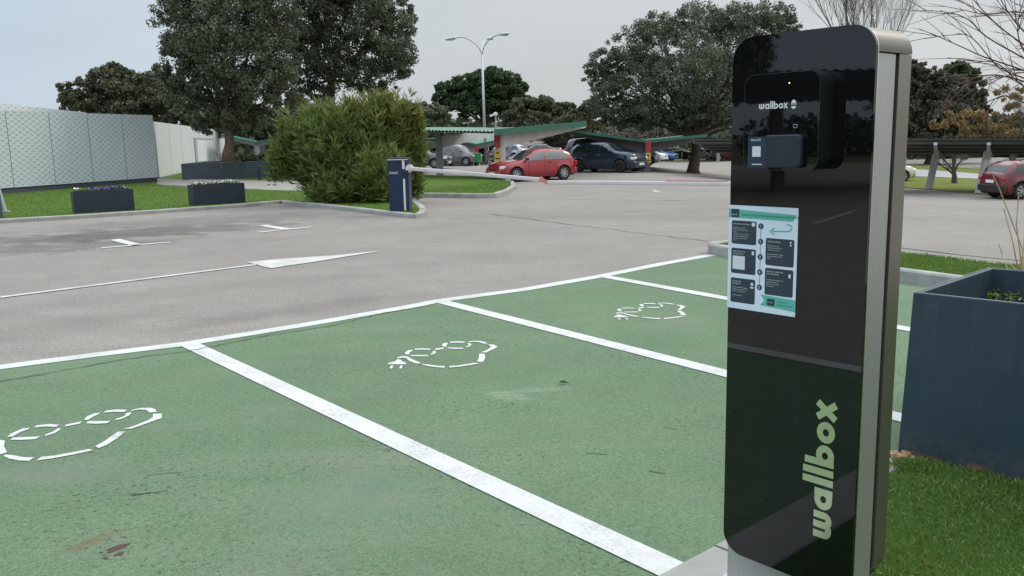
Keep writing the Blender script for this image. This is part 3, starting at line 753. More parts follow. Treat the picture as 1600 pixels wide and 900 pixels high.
# far woodland ring & hedges (a single mass nobody could count)
P=[]
for i in range(260):
    a=rng.uniform(-1.25,1.25); d=rng.uniform(105,150); x=math.sin(a)*d*1.2; y=math.cos(a)*d
    r=rng.uniform(2,3.6); hgt=rng.uniform(.5,3.0)
    if x>40: hgt-=.8
    k=260; dd=rnd_dir(k); P.append(np.array([x,y,hgt])+dd*np.array([r*2,r*2,r*.75])*(rng.random((k,1))**.4))
P=np.concatenate(P); o=leaves('woodland',P,1.1,M['hedge'],None,.8); tag(o,kind='stuff')
P=[]
for i in range(60):
    x=rng.uniform(34,80); y=88+rng.uniform(-2,2)+(x-18)*.1; k=260; dd=rnd_dir(k)
    P.append(np.array([x,y,.3+rng.uniform(-.2,.3)])+dd*np.array([1.9,1.2,1.75])*(rng.random((k,1))**.35))
P=np.concatenate(P); P[:,2]-=.9
o=leaves('roadside_hedge',P,.35,M['hedge'],None,.8); tag(o,kind='stuff')
P=[]
for i in range(80):
    x=rng.uniform(3,34); y=103+rng.uniform(-2,2); k=160; dd=rnd_dir(k)
    P.append(np.array([x,y,1.0+rng.uniform(-.2,.9)])+dd*np.array([1.6,1.0,1.6])*(rng.random((k,1))**.35))
P=np.concatenate(P); o=leaves('brown_thicket',P,.28,M['twig_brown'],None,.4); tag(o,kind='stuff')

# ------------------------------------------------------------------ oleander bush
YB=24.0
ol=empty('oleander_bush',G(545,314,.12)); tag(ol,'big dense oleander bush with narrow upright leaves beside the barrier cabinet','bush')
lob=px_lobes([(472,238,46,42),(520,235,58,70,-.3),(575,215,56,62),(615,205,36,50),(632,250,30,50),(590,270,55,44,-.8),(540,285,58,34,-.6),(510,290,40,28),(447,235,26,38),(600,175,26,24),(553,180,28,26),(640,285,20,30),(655,225,12,30),(520,303,30,14),(545,303,55,14),(600,303,40,16),(635,298,20,18),(430,262,14,18),(650,190,12,24),(462,208,34,26),(505,186,36,24),(625,178,30,26)],YB,dep=.8)
ns=3000; vols=np.array([r[0]*r[2] for c,r in lob]); pi=vols/vols.sum()
idx=rng.choice(len(lob),ns,p=pi); cc=np.array([lob[i][0] for i in idx]); rr=np.array([lob[i][1] for i in idx])
d=rnd_dir(ns); tip=cc+d*rr*rng.uniform(.55,1.06,ns)[:,None]
tip[:,2]+=np.where(d[:,2]>.25,rng.exponential(.06,ns),0)
tip[:,2]=np.maximum(tip[:,2],rng.uniform(.22,.6,ns))
sd_=d*.7+np.array([0,0,.95])+rng.normal(size=(ns,3))*.28; sd_/=np.linalg.norm(sd_,axis=1)[:,None]
ln=rng.uniform(.25,.5,ns)
Pp=[];Aa=[];Bb=[]
nl=15
for j in range(nl):
    t=rng.random(ns); pos=tip-sd_*(ln*(1-t))[:,None]
    q=rnd_dir(ns); side=q-sd_*(q*sd_).sum(1)[:,None]; side/=np.linalg.norm(side,axis=1)[:,None]
    a=sd_*(.35+.65*t)[:,None]+side*rng.uniform(.35,.9,ns)[:,None]; a[:,2]-=.12*(1-t); a/=np.linalg.norm(a,axis=1)[:,None]
    L_=rng.uniform(.19,.32,ns)[:,None]; w_=np.cross(a,rnd_dir(ns)); w_/=np.linalg.norm(w_,axis=1)[:,None]
    Pp.append(pos+a*L_*.5); Aa.append(a*L_*.5); Bb.append(w_*rng.uniform(.014,.023,ns)[:,None])
Pp=np.concatenate(Pp)-np.array(ol.location);Aa=np.concatenate(Aa);Bb=np.concatenate(Bb)
hgt=Pp[:,2]; yl=rng.random(len(Pp))<np.clip((hgt-1.5)*.28+(Pp[:,0]-.3)*.10,.03,.6)  # yellow tips, thicker toward upper right: warm sunlight put into leaf colour
quads_mesh('foliage',Pp[~yl],Aa[~yl],Bb[~yl],M['oleander'],ol); quads_mesh('sunlit_yellow_foliage',Pp[yl],Aa[yl],Bb[yl],M['oleander_lit'],ol)
mb=MB()
for i in range(70):
    a=Vector((random.uniform(-1.0,1.2),random.uniform(0,.7),0)); k=random.randrange(ns); b2=(Vector(tip[k])-ol.location)*.8
    limb(mb,a,b2,.018,.004,4,seg=4)
mb.build('stems',M['bark'],ol)

# ------------------------------------------------------------------ grass near the pedestal
def blades(name,poly,n,h,w_,matr,z,lean=.5,clear=None):
    poly=np.array([(p[0],p[1]) for p in poly]); mn=poly.min(0); mxx=poly.max(0); pts=[]
    def inside(q):
        x,y=q[:,0],q[:,1]; r=np.zeros(len(q),bool); n_=len(poly); j=n_-1
        for i in range(n_):
            xi,yi=poly[i]; xj,yj=poly[j]
            c=((yi>y)!=(yj>y))&(x<(xj-xi)*(y-yi)/((yj-yi)+1e-12)+xi); r^=c; j=i
        return r
    tot=0
    while tot<n:
        q=rng.uniform(mn,mxx,(n,2)); q=q[inside(q)]; pts.append(q); tot+=len(q)
    q=np.concatenate(pts)[:n]; 
    zz=np.array([TH(a,b)+z for a,b in q]) if z is not None else 0
    P=np.column_stack([q,zz]); fld=np.sin(q[:,0]*7+np.sin(q[:,1]*5))*np.cos(q[:,1]*6+q[:,0]*2)
    d=rng.normal(size=(n,3))*lean; d[:,0]+=fld*.3; d[:,1]+=-fld*.35; d[:,2]=1; d/=np.linalg.norm(d,axis=1)[:,None]
    hh=(h*rng.uniform(.5,1.25,n)*(1+.25*fld))[:,None]
    s=np.cross(d,rng.normal(size=(n,3))); s/=np.linalg.norm(s,axis=1)[:,None]
    o=quads_mesh(name,P+d*hh*.5,d*hh*.5,s*w_,matr,None,'blade'); tag(o,kind='stuff'); return o
e1=K0+kd*.2
nearp=[K0+kd*.35+nrmK*.24,K0+kd*.52+nrmK*.24,K0+kd*.52+nrmK*.08,K1+kd*1.2+nrmK*.08,K1+kd*1.2+nrmK*3.2,K0+kd*.35+nrmK*3.0]
blades('turf_blades',nearp,120000,.024,.0016,M['grass1'],.012,.75)
blades('turf_blades',[K0-kd*5+nrmK*.24,K0+kd*.35+nrmK*.24,K0+kd*.35+nrmK*3,K0-kd*5+nrmK*3],36000,.026,.0025,M['grass1'],.012,.7)
blades('lawn_blades',lawn_poly,30000,.045,.007,M['grass2'],.08,.5)
blades('lawn_blades',[Kc+kn*1.2+k2d*.05,Kc+kn*.1+k2d*.1,far_end+kn*.05,far_end+kn*1.2],30000,.04,.004,M['grass2'],.125,.6)
blades('lawn_blades',[(p.x,p.y) for p in ki]+[(G(690,278).x,G(690,278).y),(G(630,277).x,G(630,277).y)],16000,.05,.008,M['grass2'],.115,.5)

blades('dry_grass_blades',nearp,2600,.03,.0012,M['straw'],.014,1.6)
blades('clover_tufts',nearp,9000,.034,.0035,M['grass2'],.012,.9)
# ------------------------------------------------------------------ planters on the left
def box_planter(name,label,A,B,depth,h,matr,z,flowers=None,group=None,skirt=0):
    A=Vector((A.x,A.y,0)); B=Vector((B.x,B.y,0)); t=(B-A).normalized(); L=(B-A).length
    o=empty(name,Vector((*((A+B)/2).xy,z)),math.atan2(t.y,t.x)); tag(o,label,'planter',group)
    mb=MB(); w_=.03
    mb.box((0,w_/2,h/2),(L,w_,h)); mb.box((0,depth-w_/2,h/2),(L,w_,h))
    mb.box((-L/2+w_/2,depth/2,h/2),(w_,depth-2*w_-.004,h)); mb.box((L/2-w_/2,depth/2,h/2),(w_,depth-2*w_-.004,h))
    mb.build('box',matr,o)
    mb=MB(); mb.box((0,depth/2,h-.12),(L-2*w_-.01,depth-2*w_-.01,.12)); mb.build('soil',M['soil'],o)
    if flowers:
        n=260; P=np.column_stack([rng.uniform(-L/2+.06,L/2-.06,n),rng.uniform(.08,depth-.08,n),h-.05+rng.random(n)*.09])
        leaves('foliage',P,.07,M['pine_leaf'],o,.7)
        for cname,cm,(u0,u1),nf in flowers:
            P=np.column_stack([rng.uniform(u0*L,u1*L,nf),rng.uniform(.06,depth*.7,nf),h+rng.uniform(.02,.09,nf)])
            leaves(cname,P,.065,M[cm],o,.9)
    return o
M['fl_w']=mat('white_petal',(.75,.72,.72),.6); M['fl_p']=mat('purple_petal',(.09,.04,.25),.6)
A=PL(117,334,.085); B=PL(211,328.5,.085); hp=AT(162,296,A.y).z-.12
box_planter('flower_planter','dark slate planter with purple pansies on the lawn by the kerb',A,B,.5,.54,M['slate_dark'],.085,[('purple_flowers','fl_p',(-.25,.42),60),('white_flowers','fl_w',(-.45,-.36),8),('white_flowers','fl_w',(.34,.42),6)],'planters on the left lawn')
A=PL(304,321,.085); B=PL(384,316,.085)
box_planter('flower_planter','dark slate planter with white pansies between lawn and bush',A,B,.5,.54,M['slate_dark'],.085,[('white_flowers','fl_w',(-.42,.3),70)],'planters on the left lawn')
A=PL(-70,344,.1); B=PL(5,339,.1)
box_planter('flower_planter','dark planter cut off by the left picture edge',A,B,.5,.54,M['slate'],.085,None,'planters on the left lawn')
# slanted post at left edge
p=G(6,336); mb=MB(); pA=AT(9,334,p.y-p.x*0); pB=AT(-6,225,p.y+0.6)
o=empty('slanted_post',(pA.x,pA.y,.1)); tag(o,'slanted grey metal post at the left picture edge','post')
mb.tube([(0,0,0),(pB.x-pA.x-.05,.2,1.75)],.04,6); mb.build('shaft',M['doorframe'],o); mb=MB(); mb.box((0,0,.0),(.18,.18,.03)); mb.build('base_plate',M['doorframe'],o)
# long raised planter under the oak
o=empty('raised_tree_planter',G(383,281,.0)); tag(o,'long slate raised planter holding the oak, corner towards the path','planter')
c0=G(383,281); cl=G(285,284); cr=G(470,276.5)
hL=AT(383,253,c0.y).z
mb=MB(); loc=o.location
def wallseg(a,b,h,t_=.12):
    a=Vector((a.x,a.y,0));b=Vector((b.x,b.y,0));t=(b-a).normalized();nn=Vector((-t.y,t.x,0)); nn=nn if nn.y>0 else -nn
    mb.prism([a-loc,b-loc,b+nn*t_-loc,a+nn*t_-loc],(0,0,h),0)
wallseg(cl,c0,hL); mb.build('left_wall',M['slate'],o)
mb=MB(); wallseg(c0+Vector((.01,.01,0)),cr,hL-.003); mb.build('right_wall',M['slate'],o)
bl=cl+Vector((-.8,5,0)); br=cr+Vector((1,4,0))
mb=MB(); wallseg(cl+Vector((0,.1,0)),bl,hL-.006); wallseg(bl,br,hL-.003); mb.build('back_wall',M['slate'],o)
mb=MB(); mb.prism([Vector((q.x,q.y,0))-loc for q in (cl+Vector((.1,.15,0)),c0+Vector((0,.15,0)),cr+Vector((0,.1,0)),br,bl)],(0,0,hL-.08),0)
mb.build('soil',M['soil'],o)
P=crown_pts([(np.array(AT(395,246,46)),(1.3,.5,.28)),(np.array(AT(425,246,46.5)),(1.2,.5,.28)),(np.array(AT(375,246,46)),(.7,.5,.22))],7000,.3,.5)
hd=empty('clipped_hedge',(AT(395,250,46).x,46,.6)); tag(hd,'low clipped hedge growing behind the slate raised planter','hedge'); leaves('foliage',P,.09,M['oak_warm'],hd,o0=hd.location)
mb=MB()
for dx in (-1,-.4,.3,1,1.6): mb.tube([(dx,0,-.6),(dx+.05,0,.3)],.02,5)
mb.build('stems',M['bark'],hd)
# bollard
g=G(406,281,.12); o=empty('bollard',g); tag(o,'short dark cylindrical bollard light on the lawn beside the path','bollard')
mb=MB(); mb.lathe([(0,0),(.075,0),(.075,.52),(.0,.52)],Matrix.Identity(4),14); mb.build('post',M['slate_dark'],o,smooth=False)
mb=MB(); mb.lathe([(0,.53),(.08,.53),(.085,.60),(.0,.62)],Matrix.Identity(4),14); mb.build('cap',M['trim'],o)

# ------------------------------------------------------------------ text helpers
def text_mesh(txt,size,spacing=1.0,extr=.0):
    c=bpy.data.curves.new('t','FONT'); c.body=txt; c.size=size; c.space_character=spacing; c.extrude=extr; c.resolution_u=3
    o=bpy.data.objects.new('t',c); col.objects.link(o); bpy.context.view_layer.update()
    me=bpy.data.meshes.new_from_object(o); bpy.data.objects.remove(o); bpy.data.curves.remove(c)
    v=[Vector(a.co) for a in me.vertices]; f=[tuple(p.vertices) for p in me.polygons]; bpy.data.meshes.remove(me)
    return v,f
def stroke(mb,pts,w_,z=0,closed=False,xf=None):
    """flat stroke in xy"""
    pts=[Vector((p[0],p[1],0)) for p in pts]; n=len(pts); v=[];f=[]
    for i,p in enumerate(pts):
        if closed: t=pts[(i+1)%n]-pts[i-1]
        else: t=pts[min(i+1,n-1)]-pts[max(i-1,0)]
        t.normalize(); nn=Vector((-t.y,t.x,0))
        for s in (-1,1):
            q=p+nn*w_/2*s; q.z=z; v.append(xf(q) if xf else q)
    m_=n if closed else n-1
    for i in range(m_):
        a=2*i;b=2*((i+1)%n); f.append((a,b,b+1,a+1))
    mb.add(v,f)
def logo_word(mb,xf,w_=.3):
    """rounded bold lowercase word, x-height 1; returns total advance"""
    def arc(cx,cy,r,a0,a1,n=14): return [(cx+r*math.cos(R(a0+(a1-a0)*i/n)),cy+r*math.sin(R(a0+(a1-a0)*i/n))) for i in range(n+1)]
    x=0; r=.5-w_/2; z=0
    # w : two bowls
    b=.235
    stroke(mb,[(x+.15,1)]+arc(x+.15+b,.15+b,b,180,360)+[(x+.15+2*b,1)],w_,z,xf=xf)
    stroke(mb,[(x+.15+2*b,.8)]+arc(x+.15+3*b,.15+b,b,180,360)+[(x+.15+4*b,1)],w_,z+.0002,xf=xf); x+=1.36
    def ring(cx): stroke(mb,arc(cx,.5,r,0,360,26)[:-1],w_,z,closed=True,xf=xf)
    ring(x+.5); stroke(mb,[(x+1.0-w_/2,1),(x+1-w_/2,0)],w_,z+.0003,xf=xf); x+=1.16
    for _ in range(2): stroke(mb,[(x+w_/2,1.5),(x+w_/2,0)],w_,z,xf=xf); x+=w_+.13
    stroke(mb,[(x+w_/2,1.42),(x+w_/2,0)],w_,z+.0003,xf=xf); ring(x+.5); x+=1.1
    ring(x+.5); x+=1.05
    stroke(mb,[(x+.12,1),(x+.82,0)],w_,z,xf=xf); stroke(mb,[(x+.82,1),(x+.12,0)],w_,z+.0003,xf=xf); x+=.95
    return x

# ------------------------------------------------------------------ charging pedestal
PX,PY,PW,ZT,ZB=.7297,2.8666,.4762,1.953,.20; YAW=R(49.0743)
du=Vector((math.cos(YAW),-math.sin(YAW),0)); dn=Vector((-math.sin(YAW),-math.cos(YAW),0))   # dn faces the camera side
PO=Vector((PX,PY,0))
def PP(px,py,off=0.0):
    """pixel -> (u,z) on the plane of the panel shifted outwards by off"""
    d=ray(px,py); t=((PO+dn*off-C0).dot(dn))/d.dot(dn); p=C0+d*t; return (p-PO).dot(du),p.z
ped=empty('charging_pedestal',(PX,PY,0),math.atan2(du.y,du.x)); tag(ped,'tall free-standing car charging pedestal with glossy black front and aluminium sides','charging station')
# local frame: x along width, z up, -y outward (towards camera side)
def rr(x0,z0,x1,z1,r,n=10,rs=None):
    P=[]
    rs=rs or (r,r,r,r)
    for (cx,cz,a,k) in ((x1,z1,0,0),(x0,z1,90,1),(x0,z0,180,2),(x1,z0,270,3)):
        q=rs[k]; ccx=cx-q if cx==x1 else cx+q; ccz=cz-q if cz==z1 else cz+q
        for i in range(n+1): t=R(a+90*i/n); P.append((ccx+q*math.cos(t),ccz+q*math.sin(t)))
    return P
def rr_solid(name,x0,z0,x1,z1,r,y0,y1,matr,parent,bev=.0,rs=None,smooth=False,n=10):
    P=rr(x0,z0,x1,z1,r,n,rs); mb=MB(); mb.prism([(x,y0,z) for x,z in P],(0,y1-y0,0),0)
    o=mb.build(name,matr,parent,bevel=bev)
    # make sure normals are outward
    bm=bmesh.new(); bm.from_mesh(o.data); bmesh.ops.recalc_face_normals(bm,faces=bm.faces); bm.to_mesh(o.data); bm.free()
    return o
def gloss_mat():
    m,nt,b=newmat('glossy_black_panel'); tc=N(nt,'ShaderNodeTexCoord').outputs['Object']
    b.inputs['Base Color'].default_value=(.0035,.004,.0045,1); b.inputs['Specular IOR Level'].default_value=.62
    # faint drip marks and dust in the gloss
    dr=ramp(nt,noise(nt,tc,6,4,.6,(9,9,.5)),.52,.68); du_=ramp(nt,noise(nt,tc,5,6,.7),.4,.7)
    ro=mathn(nt,'ADD',mathn(nt,'MULTIPLY',dr,.03),.012); nt.links.new(ro,b.inputs['Roughness'])
    c=mixc(nt,mathn(nt,'MULTIPLY',dr,mathn(nt,'MULTIPLY',du_,.9)),(.0035,.004,.0045),(.0085,.010,.0105))
    sp=noise(nt,tc,220,2,.5); c=mixc(nt,mathn(nt,'MULTIPLY',ramp(nt,sp,.70,.76),.25),c,(.1,.1,.1))
    nt.links.new(c,b.inputs['Base Color']); return m
M['gloss']=gloss_mat()
def brushed(name,c,ro,dir3):
    m,nt,b=newmat(name); tc=N(nt,'ShaderNodeTexCoord').outputs['Object']
    n=noise(nt,tc,6,4,.6,dir3); b.inputs['Metallic'].default_value=.85
    nt.links.new(mixc(nt,ramp(nt,n,.35,.65),c,tuple(k*.9 for k in c)),b.inputs['Base Color'])
    nt.links.new(mathn(nt,'ADD',mathn(nt,'MULTIPLY',n,.08),ro-.04),b.inputs['Roughness']); return m
M['alu']=brushed('brushed_aluminium',(.27,.255,.225),.30,(1,1,60))
M['alu_cap_dimmed']=brushed('dimmed_cap_aluminium',(.15,.14,.12),.32,(1,1,60))  # brushed aluminium darkened in colour to stand in for dim surroundings reflected there
M['alu2']=brushed('satin_aluminium',(.50,.50,.50),.45,(40,40,1))
M['alu_edge']=mat('polished_edge',(.7,.7,.68),.2,metal=1)
M['cavity']=mat('dark_recess',(.012,.012,.013),.6)
H_=ZT-ZB; rc=.075
# depth measured from the photo: rear edge of the metal shell
DEP=None
best=None
for k in range(1,60):
    dpt=.005*k
    p=PO+du*PW+dn*(-dpt); p=Vector((p.x,p.y,1.4)); q=p-C0; X=800+FPX*q.dot(CR)/q.dot(CF)
    if best is None or abs(X-1414)<best[0]: best=(abs(X-1414),dpt)
DEP=best[1]
rr_solid('front_panel',0,ZB,PW,ZT,rc,-.000,.010,M['gloss'],ped)
rr_solid('panel_edge',-.001,ZB-.001,PW+.001,ZT+.001,rc+.001,.0102,.014,M['alu_edge'],ped)
zc=ZT-rc-.004
# top cap : full-depth rounded band
Pc=[p for p in rr(0.003,ZB,PW-.003,ZT-.002,rc,14) if p[1]>=zc]; Pc=[(PW-.003,zc)]+[p for p in Pc if p[1]>zc+1e-4]+[(0.003,zc)]
mb=MB(); mb.prism([(x,.0142,z) for x,z in Pc],(0,DEP-.0142,0),0); o=mb.build('top_cap',M['alu_cap_dimmed'],ped)
bm=bmesh.new(); bm.from_mesh(o.data); bmesh.ops.recalc_face_normals(bm,faces=bm.faces); bm.to_mesh(o.data); bm.free()
mb=MB(); mb.box((PW/2,.0145+DEP*.27,(zc+.02)/2+0),(PW-.016,DEP*.54,zc-.024)); mb.build('front_profile',M['alu2'],ped,bevel=.003)
mb=MB(); mb.box((PW/2,DEP*.55,(zc+ZB)/2),(PW-.05,DEP*.7,zc-ZB-.02)); mb.build('recess',M['cavity'],ped)
rs=(.001,.001,rc,rc)
rr_solid('rear_shell',.004,ZB,PW-.004,zc-.002,rc,DEP*.66,DEP-.001,M['alu'],ped,rs=rs)
mb=MB(); mb.box((PW/2-.01,DEP*.5,.14),(PW-.05,DEP*.5,.24)); mb.build('foot',M['alu2'],ped)
mb=MB(); mb.box((PW/2,DEP*.5,.035),(PW+.1,DEP+.16,.03)); mb.build('base_plate',M['alu2'],ped)
# charger unit
uR,_=PP(1301,190)
lo=None
for k in range(10,160):
    off=.001*k; p=PO+du*uR+dn*off+Vector((0,0,1.4)); q=p-C0; X=800+FPX*q.dot(CR)/q.dot(CF)
    if lo is None or abs(X-1275)<lo[0]: lo=(abs(X-1275),off)
OFF=lo[1]
uL,zTl=PP(1164,118,OFF); _,zTr=PP(1262,109,OFF); _,zBl=PP(1164,262,OFF); _,zBr=PP(1262,271,OFF)
zu1=(zTl+zTr)/2; zu0=(zBl+zBr)/2
print('PED depth',DEP,'unit off',OFF,'u',uL,uR,'z',zu0,zu1)
M['unit']=mat('matt_black_plastic',(.006,.007,.009),.42)
unit=rr_solid('charger_unit',uL+.001,zu0+.001,uR-.001,zu1-.001,.035,-OFF+.004,-.0005,M['unit'],ped,n=8)
rr_solid('charger_glass',uL,zu0,uR,zu1,.035,-OFF,-OFF+.0038,M['gloss'],unit,n=8)
M['alu_dim']=mat('thin_grey_edge',(.08,.085,.09),.3,metal=.8)
# thin outline around the glass
mb=MB(); P=rr(uL+.0015,zu0+.0015,uR-.0015,zu1-.0015,.034,8)
stroke(mb,P,.0012,closed=True,xf=lambda q:Vector((q.x,-OFF-.0006,q.y))); mb.build('glass_edge',M['alu_dim'],unit)
# socket
uS,_=PP(1257,235,OFF); lo=None
for k in range(5,90):
    o2=OFF+.001*k; p=PO+du*uS+dn*o2+Vector((0,0,1.35)); q=p-C0; X=800+FPX*q.dot(CR)/q.dot(CF)
    if lo is None or abs(X-1246)<lo[0]: lo=(abs(X-1246),o2)
OF2=lo[1]; us0,zs1=PP(1194,211,OF2); _,zs0=PP(1196,262,OF2)
print('sock',OF2,us0,uS,zs0,zs1)
M['sock']=mat('dark_blue_plastic',(.011,.016,.026),.4)
sk=rr_solid('socket_cover',us0,zs0,uS,zs1,.012,-OF2,-OFF-.0005,M['sock'],unit,bev=.004,n=6)
mb=MB(); cx=(us0+uS)/2; cz=(zs0+zs1)/2; f_=lambda q:Vector((q.x,-OF2-.0008,q.y))
cir=lambda x,z,r,n=18:[(x+r*math.cos(2*math.pi*i/n),z+r*math.sin(2*math.pi*i/n)) for i in range(n)]
stroke(mb,cir(cx,cz,.030,28),.0015,closed=True,xf=f_)
for (a,b_) in ((0,0),(.016,0),(-.016,0),(.009,-.015),(-.009,-.015),(.008,.014),(-.008,.014)): stroke(mb,cir(cx+a,cz+b_,.0058),.0014,closed=True,xf=f_)
mb.build('socket_pattern',mat('socket_groove',(.05,.05,.06),.5),sk)
# small logo word + plug mark
M['logo']=mat('pale_grey_print',(.62,.63,.62),.4)
u0,z0=PP(1186,171,OFF); u1,z1=PP(1230,168,OFF); mb=MB()
sc_=(u1-u0)/6.25
adv=logo_word(mb,lambda q:Vector((u0+q.x*sc_,-OFF-.0009-q.z,(z0+.0)+q.y*sc_)),.27)
mb.build('lettering',M['logo'],unit)
uc,zc_=PP(1240.5,162,OFF); mb=MB()
F=lambda q:Vector((q.x,-OFF-.001-q.z,q.y))
mb.add([F(Vector((uc+.008*math.cos(t),zc_+.002+.010*math.sin(t)**1,0))) for t in [math.pi*i/10 for i in range(11)]],[tuple(range(11))[::-1]])
for dx in (-.006,0,.006): stroke(mb,[(uc+dx,zc_+.003),(uc+dx,zc_-.0035)],.0028,xf=F,z=.0002)
mb.add([F(Vector((uc+.008*math.cos(t),zc_-.007+.008*math.sin(t),0))) for t in [math.pi+math.pi*i/10 for i in range(11)]],[tuple(range(11))[::-1]])
mb.build('plug_emblem',M['logo'],unit)
# led and small card icon
ul,zl=PP(1233.5,129.5,OFF); mb=MB(); mb.lathe([(0,.0012),(.0016,.0008),(.0018,0)],Matrix.Translation((ul,-OFF-.0003,zl))@Matrix.Rotation(R(90),4,'X'),10)
ml=bpy.data.materials.new('led_green'); ml.use_nodes=True; bb=ml.node_tree.nodes['Principled BSDF']; bb.inputs['Emission Color'].default_value=(.7,1,.35,1); bb.inputs['Emission Strength'].default_value=3; bb.inputs['Base Color'].default_value=(.3,.5,.2,1)
mb.build('status_light',ml,unit)
ui,zi=PP(1243,197,OFF); mb=MB(); stroke(mb,rr(ui-.006,zi-.0045,ui+.006,zi+.0045,.0012,3),.0009,closed=True,xf=F); mb.build('card_icon',M['logo'],unit)
# blue sticker on glass
a_,b_=PP(1169.5,214,OFF); c_2,d_=PP(1200,262,OFF)
mb=MB(); mb.box(((a_+c_2)/2-.000,-OFF-.0008,(b_+d_)/2),(c_2-a_,.0008,b_-d_)); stk=mb.build('blue_sticker',mat('navy_sticker',(.016,.032,.07),.35),unit)
mb=MB(); v,f=text_mesh('emovili',.0125); mb.add([Vector((a_+.010+p.x,-OFF-.0018,b_-.013+p.y)) for p in v],f)
mb.box(((a_+c_2)/2-.003,-OFF-.0016,d_+.010),(.036,.0006,.003)); mb.box(((a_+c_2)/2-.005,-OFF-.0016,(b_+d_)/2+.002),(.030,.0006,.032)); mb.build('sticker_print',M['logo'],stk)
# instruction poster ------------------------------------------------------------
u0,z1=PP(1139.5,320); u1,_=PP(1248,325); _,z0=PP(1137.5,480)
z0=PP(1190,487)[1]*.5+z0*.5
PWd=u1-u0; PH=z1-z0
print('poster',u0,u1,z0,z1)
mb=MB(); mb.box(((u0+u1)/2,-.0006,(z0+z1)/2),(PWd,.0008,PH)); post=mb.build('instruction_poster',mat('poster_paper',(.62,.70,.80),.35),ped)
M['teal']=mat('teal_print',(.10,.42,.33),.45); M['slatep']=mat('slate_print',(.028,.042,.06),.4)
def ps(x,y,l=0): return Vector((u0+x*PWd,-.0012-l*.0003,z1-y*PH))
def rect(mb,x0,y0,x1,y1,r=.0,l=0,asp=PWd/PH):
    P=rr(x0*PWd,-y1*PH,x1*PWd,-y0*PH,r,4) if r else [(x1*PWd,-y0*PH),(x0*PWd,-y0*PH),(x0*PWd,-y1*PH),(x1*PWd,-y1*PH)]
    n=len(P); mb.add([Vector((u0+x,-.0012-l*.0003,z1+z)) for x,z in P],[tuple(range(n))])
teal=MB(); teal.add([ps(0,.035),ps(.985,.065),ps(.93,.125),ps(0,.12)],[(0,3,2,1)])
teal.add([ps(.5,.83),ps(1,.845),ps(1,.955),ps(.5,.935),ps(.56,.885)],[(0,4,3,2,1)])
arcp=[(.83+.09*math.cos(R(a)),.185+.034*math.sin(R(a))) for a in range(-80,81,16)]+[(.64,.225)]
stroke(teal,[(x*PWd,-y*PH) for x,y in arcp],.0045,xf=lambda q:Vector((u0+q.x,-.0015,z1+q.y)))
stroke(teal,[(.68*PWd,-.195*PH),(.61*PWd,-.228*PH),(.68*PWd,-.255*PH)],.0045,xf=lambda q:Vector((u0+q.x,-.0018,z1+q.y)))
teal.build('teal_print',M['teal'],post)
dk=MB(); tx=MB()
def words(t,x,y,size,l=3,lead=1.35):
    for i,s in enumerate(t.split('\n')):
        v,f=text_mesh(s,size*PH); tx.add([Vector((u0+x*PWd+p.x*1.0,-.0012-l*.0003,z1-(y+i*size*lead)*PH+p.y)) for p in v],f)
rect(dk,.04,.035,.16,.115,0,1)
boxes=[(.05,.145,.42,.37,'ENVÍANOS EL MATERIAL','Escríbenos el número o\nel correo electrónico con tu\nnombre\n• Nombre y número de socio\n• Número de teléfono con el\nque quieres que te demos\nde alta'),
(.56,.29,.96,.545,'TIENES YA MÓVIL?','Durante este tiempo\ncomprobaremos tus datos\ny te daremos de alta\n\nTen en cuenta que el tiempo\nde espera puede ser de 24\nhoras'),
(.05,.41,.42,.655,'DESCARGA YA LA\nAPP DE EMOVILI',''),
(.56,.57,.96,.825,'EMPIEZA A DISFRUTAR\nDEL CARGADOR','\nYa solo queda enchufarlo a tu\nvehículo y empezar a\ndisfrutar de tu recarga\npersonalizada'),
(.05,.70,.42,.94,'EN CASO DE\nINCIDENCIA','Si tienes problemas no dudes\nen ponerte en contacto con\nnosotros. Te ayudaremos\n\nLlámanos o escribe')]
for x0,y0,x1,y1,h_,t_ in boxes:
    rect(dk,x0,y0,x1,y1,.006,0); words(h_,x0+.025,y0+.038,.017,2); nh=h_.count('\n'); words(t_,x0+.025,y0+.075+nh*.02,.0145,2)
for i in range(5):
    y=.185+i*.145; P=[(.485+.038*math.cos(2*math.pi*k/16),y+.038*PWd/PH*math.sin(2*math.pi*k/16)) for k in range(16)]
    dk.add([ps(x_,y_,1) for x_,y_ in P],[tuple(range(16))[::-1]]); words(str(i+1),.468,y+.014,.04,2)
stroke(dk,[(.485*PWd,-.185*PH),(.485*PWd,-.765*PH)],.0016,xf=lambda q:Vector((u0+q.x,-.0013,z1+q.y)))
rect(dk,.60,.86,.71,.925,.003,2); words('emovili',.61,.898,.018,3); words('emovili',.047,.095,.022,3)
dk.build('dark_print',M['slatep'],post)
rect(tx,.075,.485,.26,.615,0,2)        # blank square where a code was
# little round icons
for cx_,cy_,r_ in ((.375,.175,.028),(.375,.745,.022)):
    P=[(cx_+r_*math.cos(2*math.pi*k/12),cy_+r_*PWd/PH*math.sin(2*math.pi*k/12)) for k in range(12)]; tx.add([ps(a,b,2) for a,b in P],[tuple(range(12))[::-1]])
rect(tx,.36,.43,.395,.465,0,2); rect(tx,.895,.61,.925,.645,0,2); rect(tx,.35,.77,.40,.785,0,2)
tx.add([ps(.895,.31,2),ps(.93,.31,2),ps(.91,.33,2),ps(.93,.35,2),ps(.895,.35,2)],[(0,2,1),(2,4,3)])
tx.build('white_print',mat('white_print',(.6,.64,.68),.5),post)
t2=MB(); 
sv=tx; tx=t2; words('INSTRUCCIONES RECARGA VEHÍCULO ELÉCTRICO',.20,.098,.026,2); words('Tu punto de\nrecarga en un solo',.74,.885,.022,2); tx.build('dark_lettering',mat('dark_green_ink',(.02,.10,.08),.5),post)
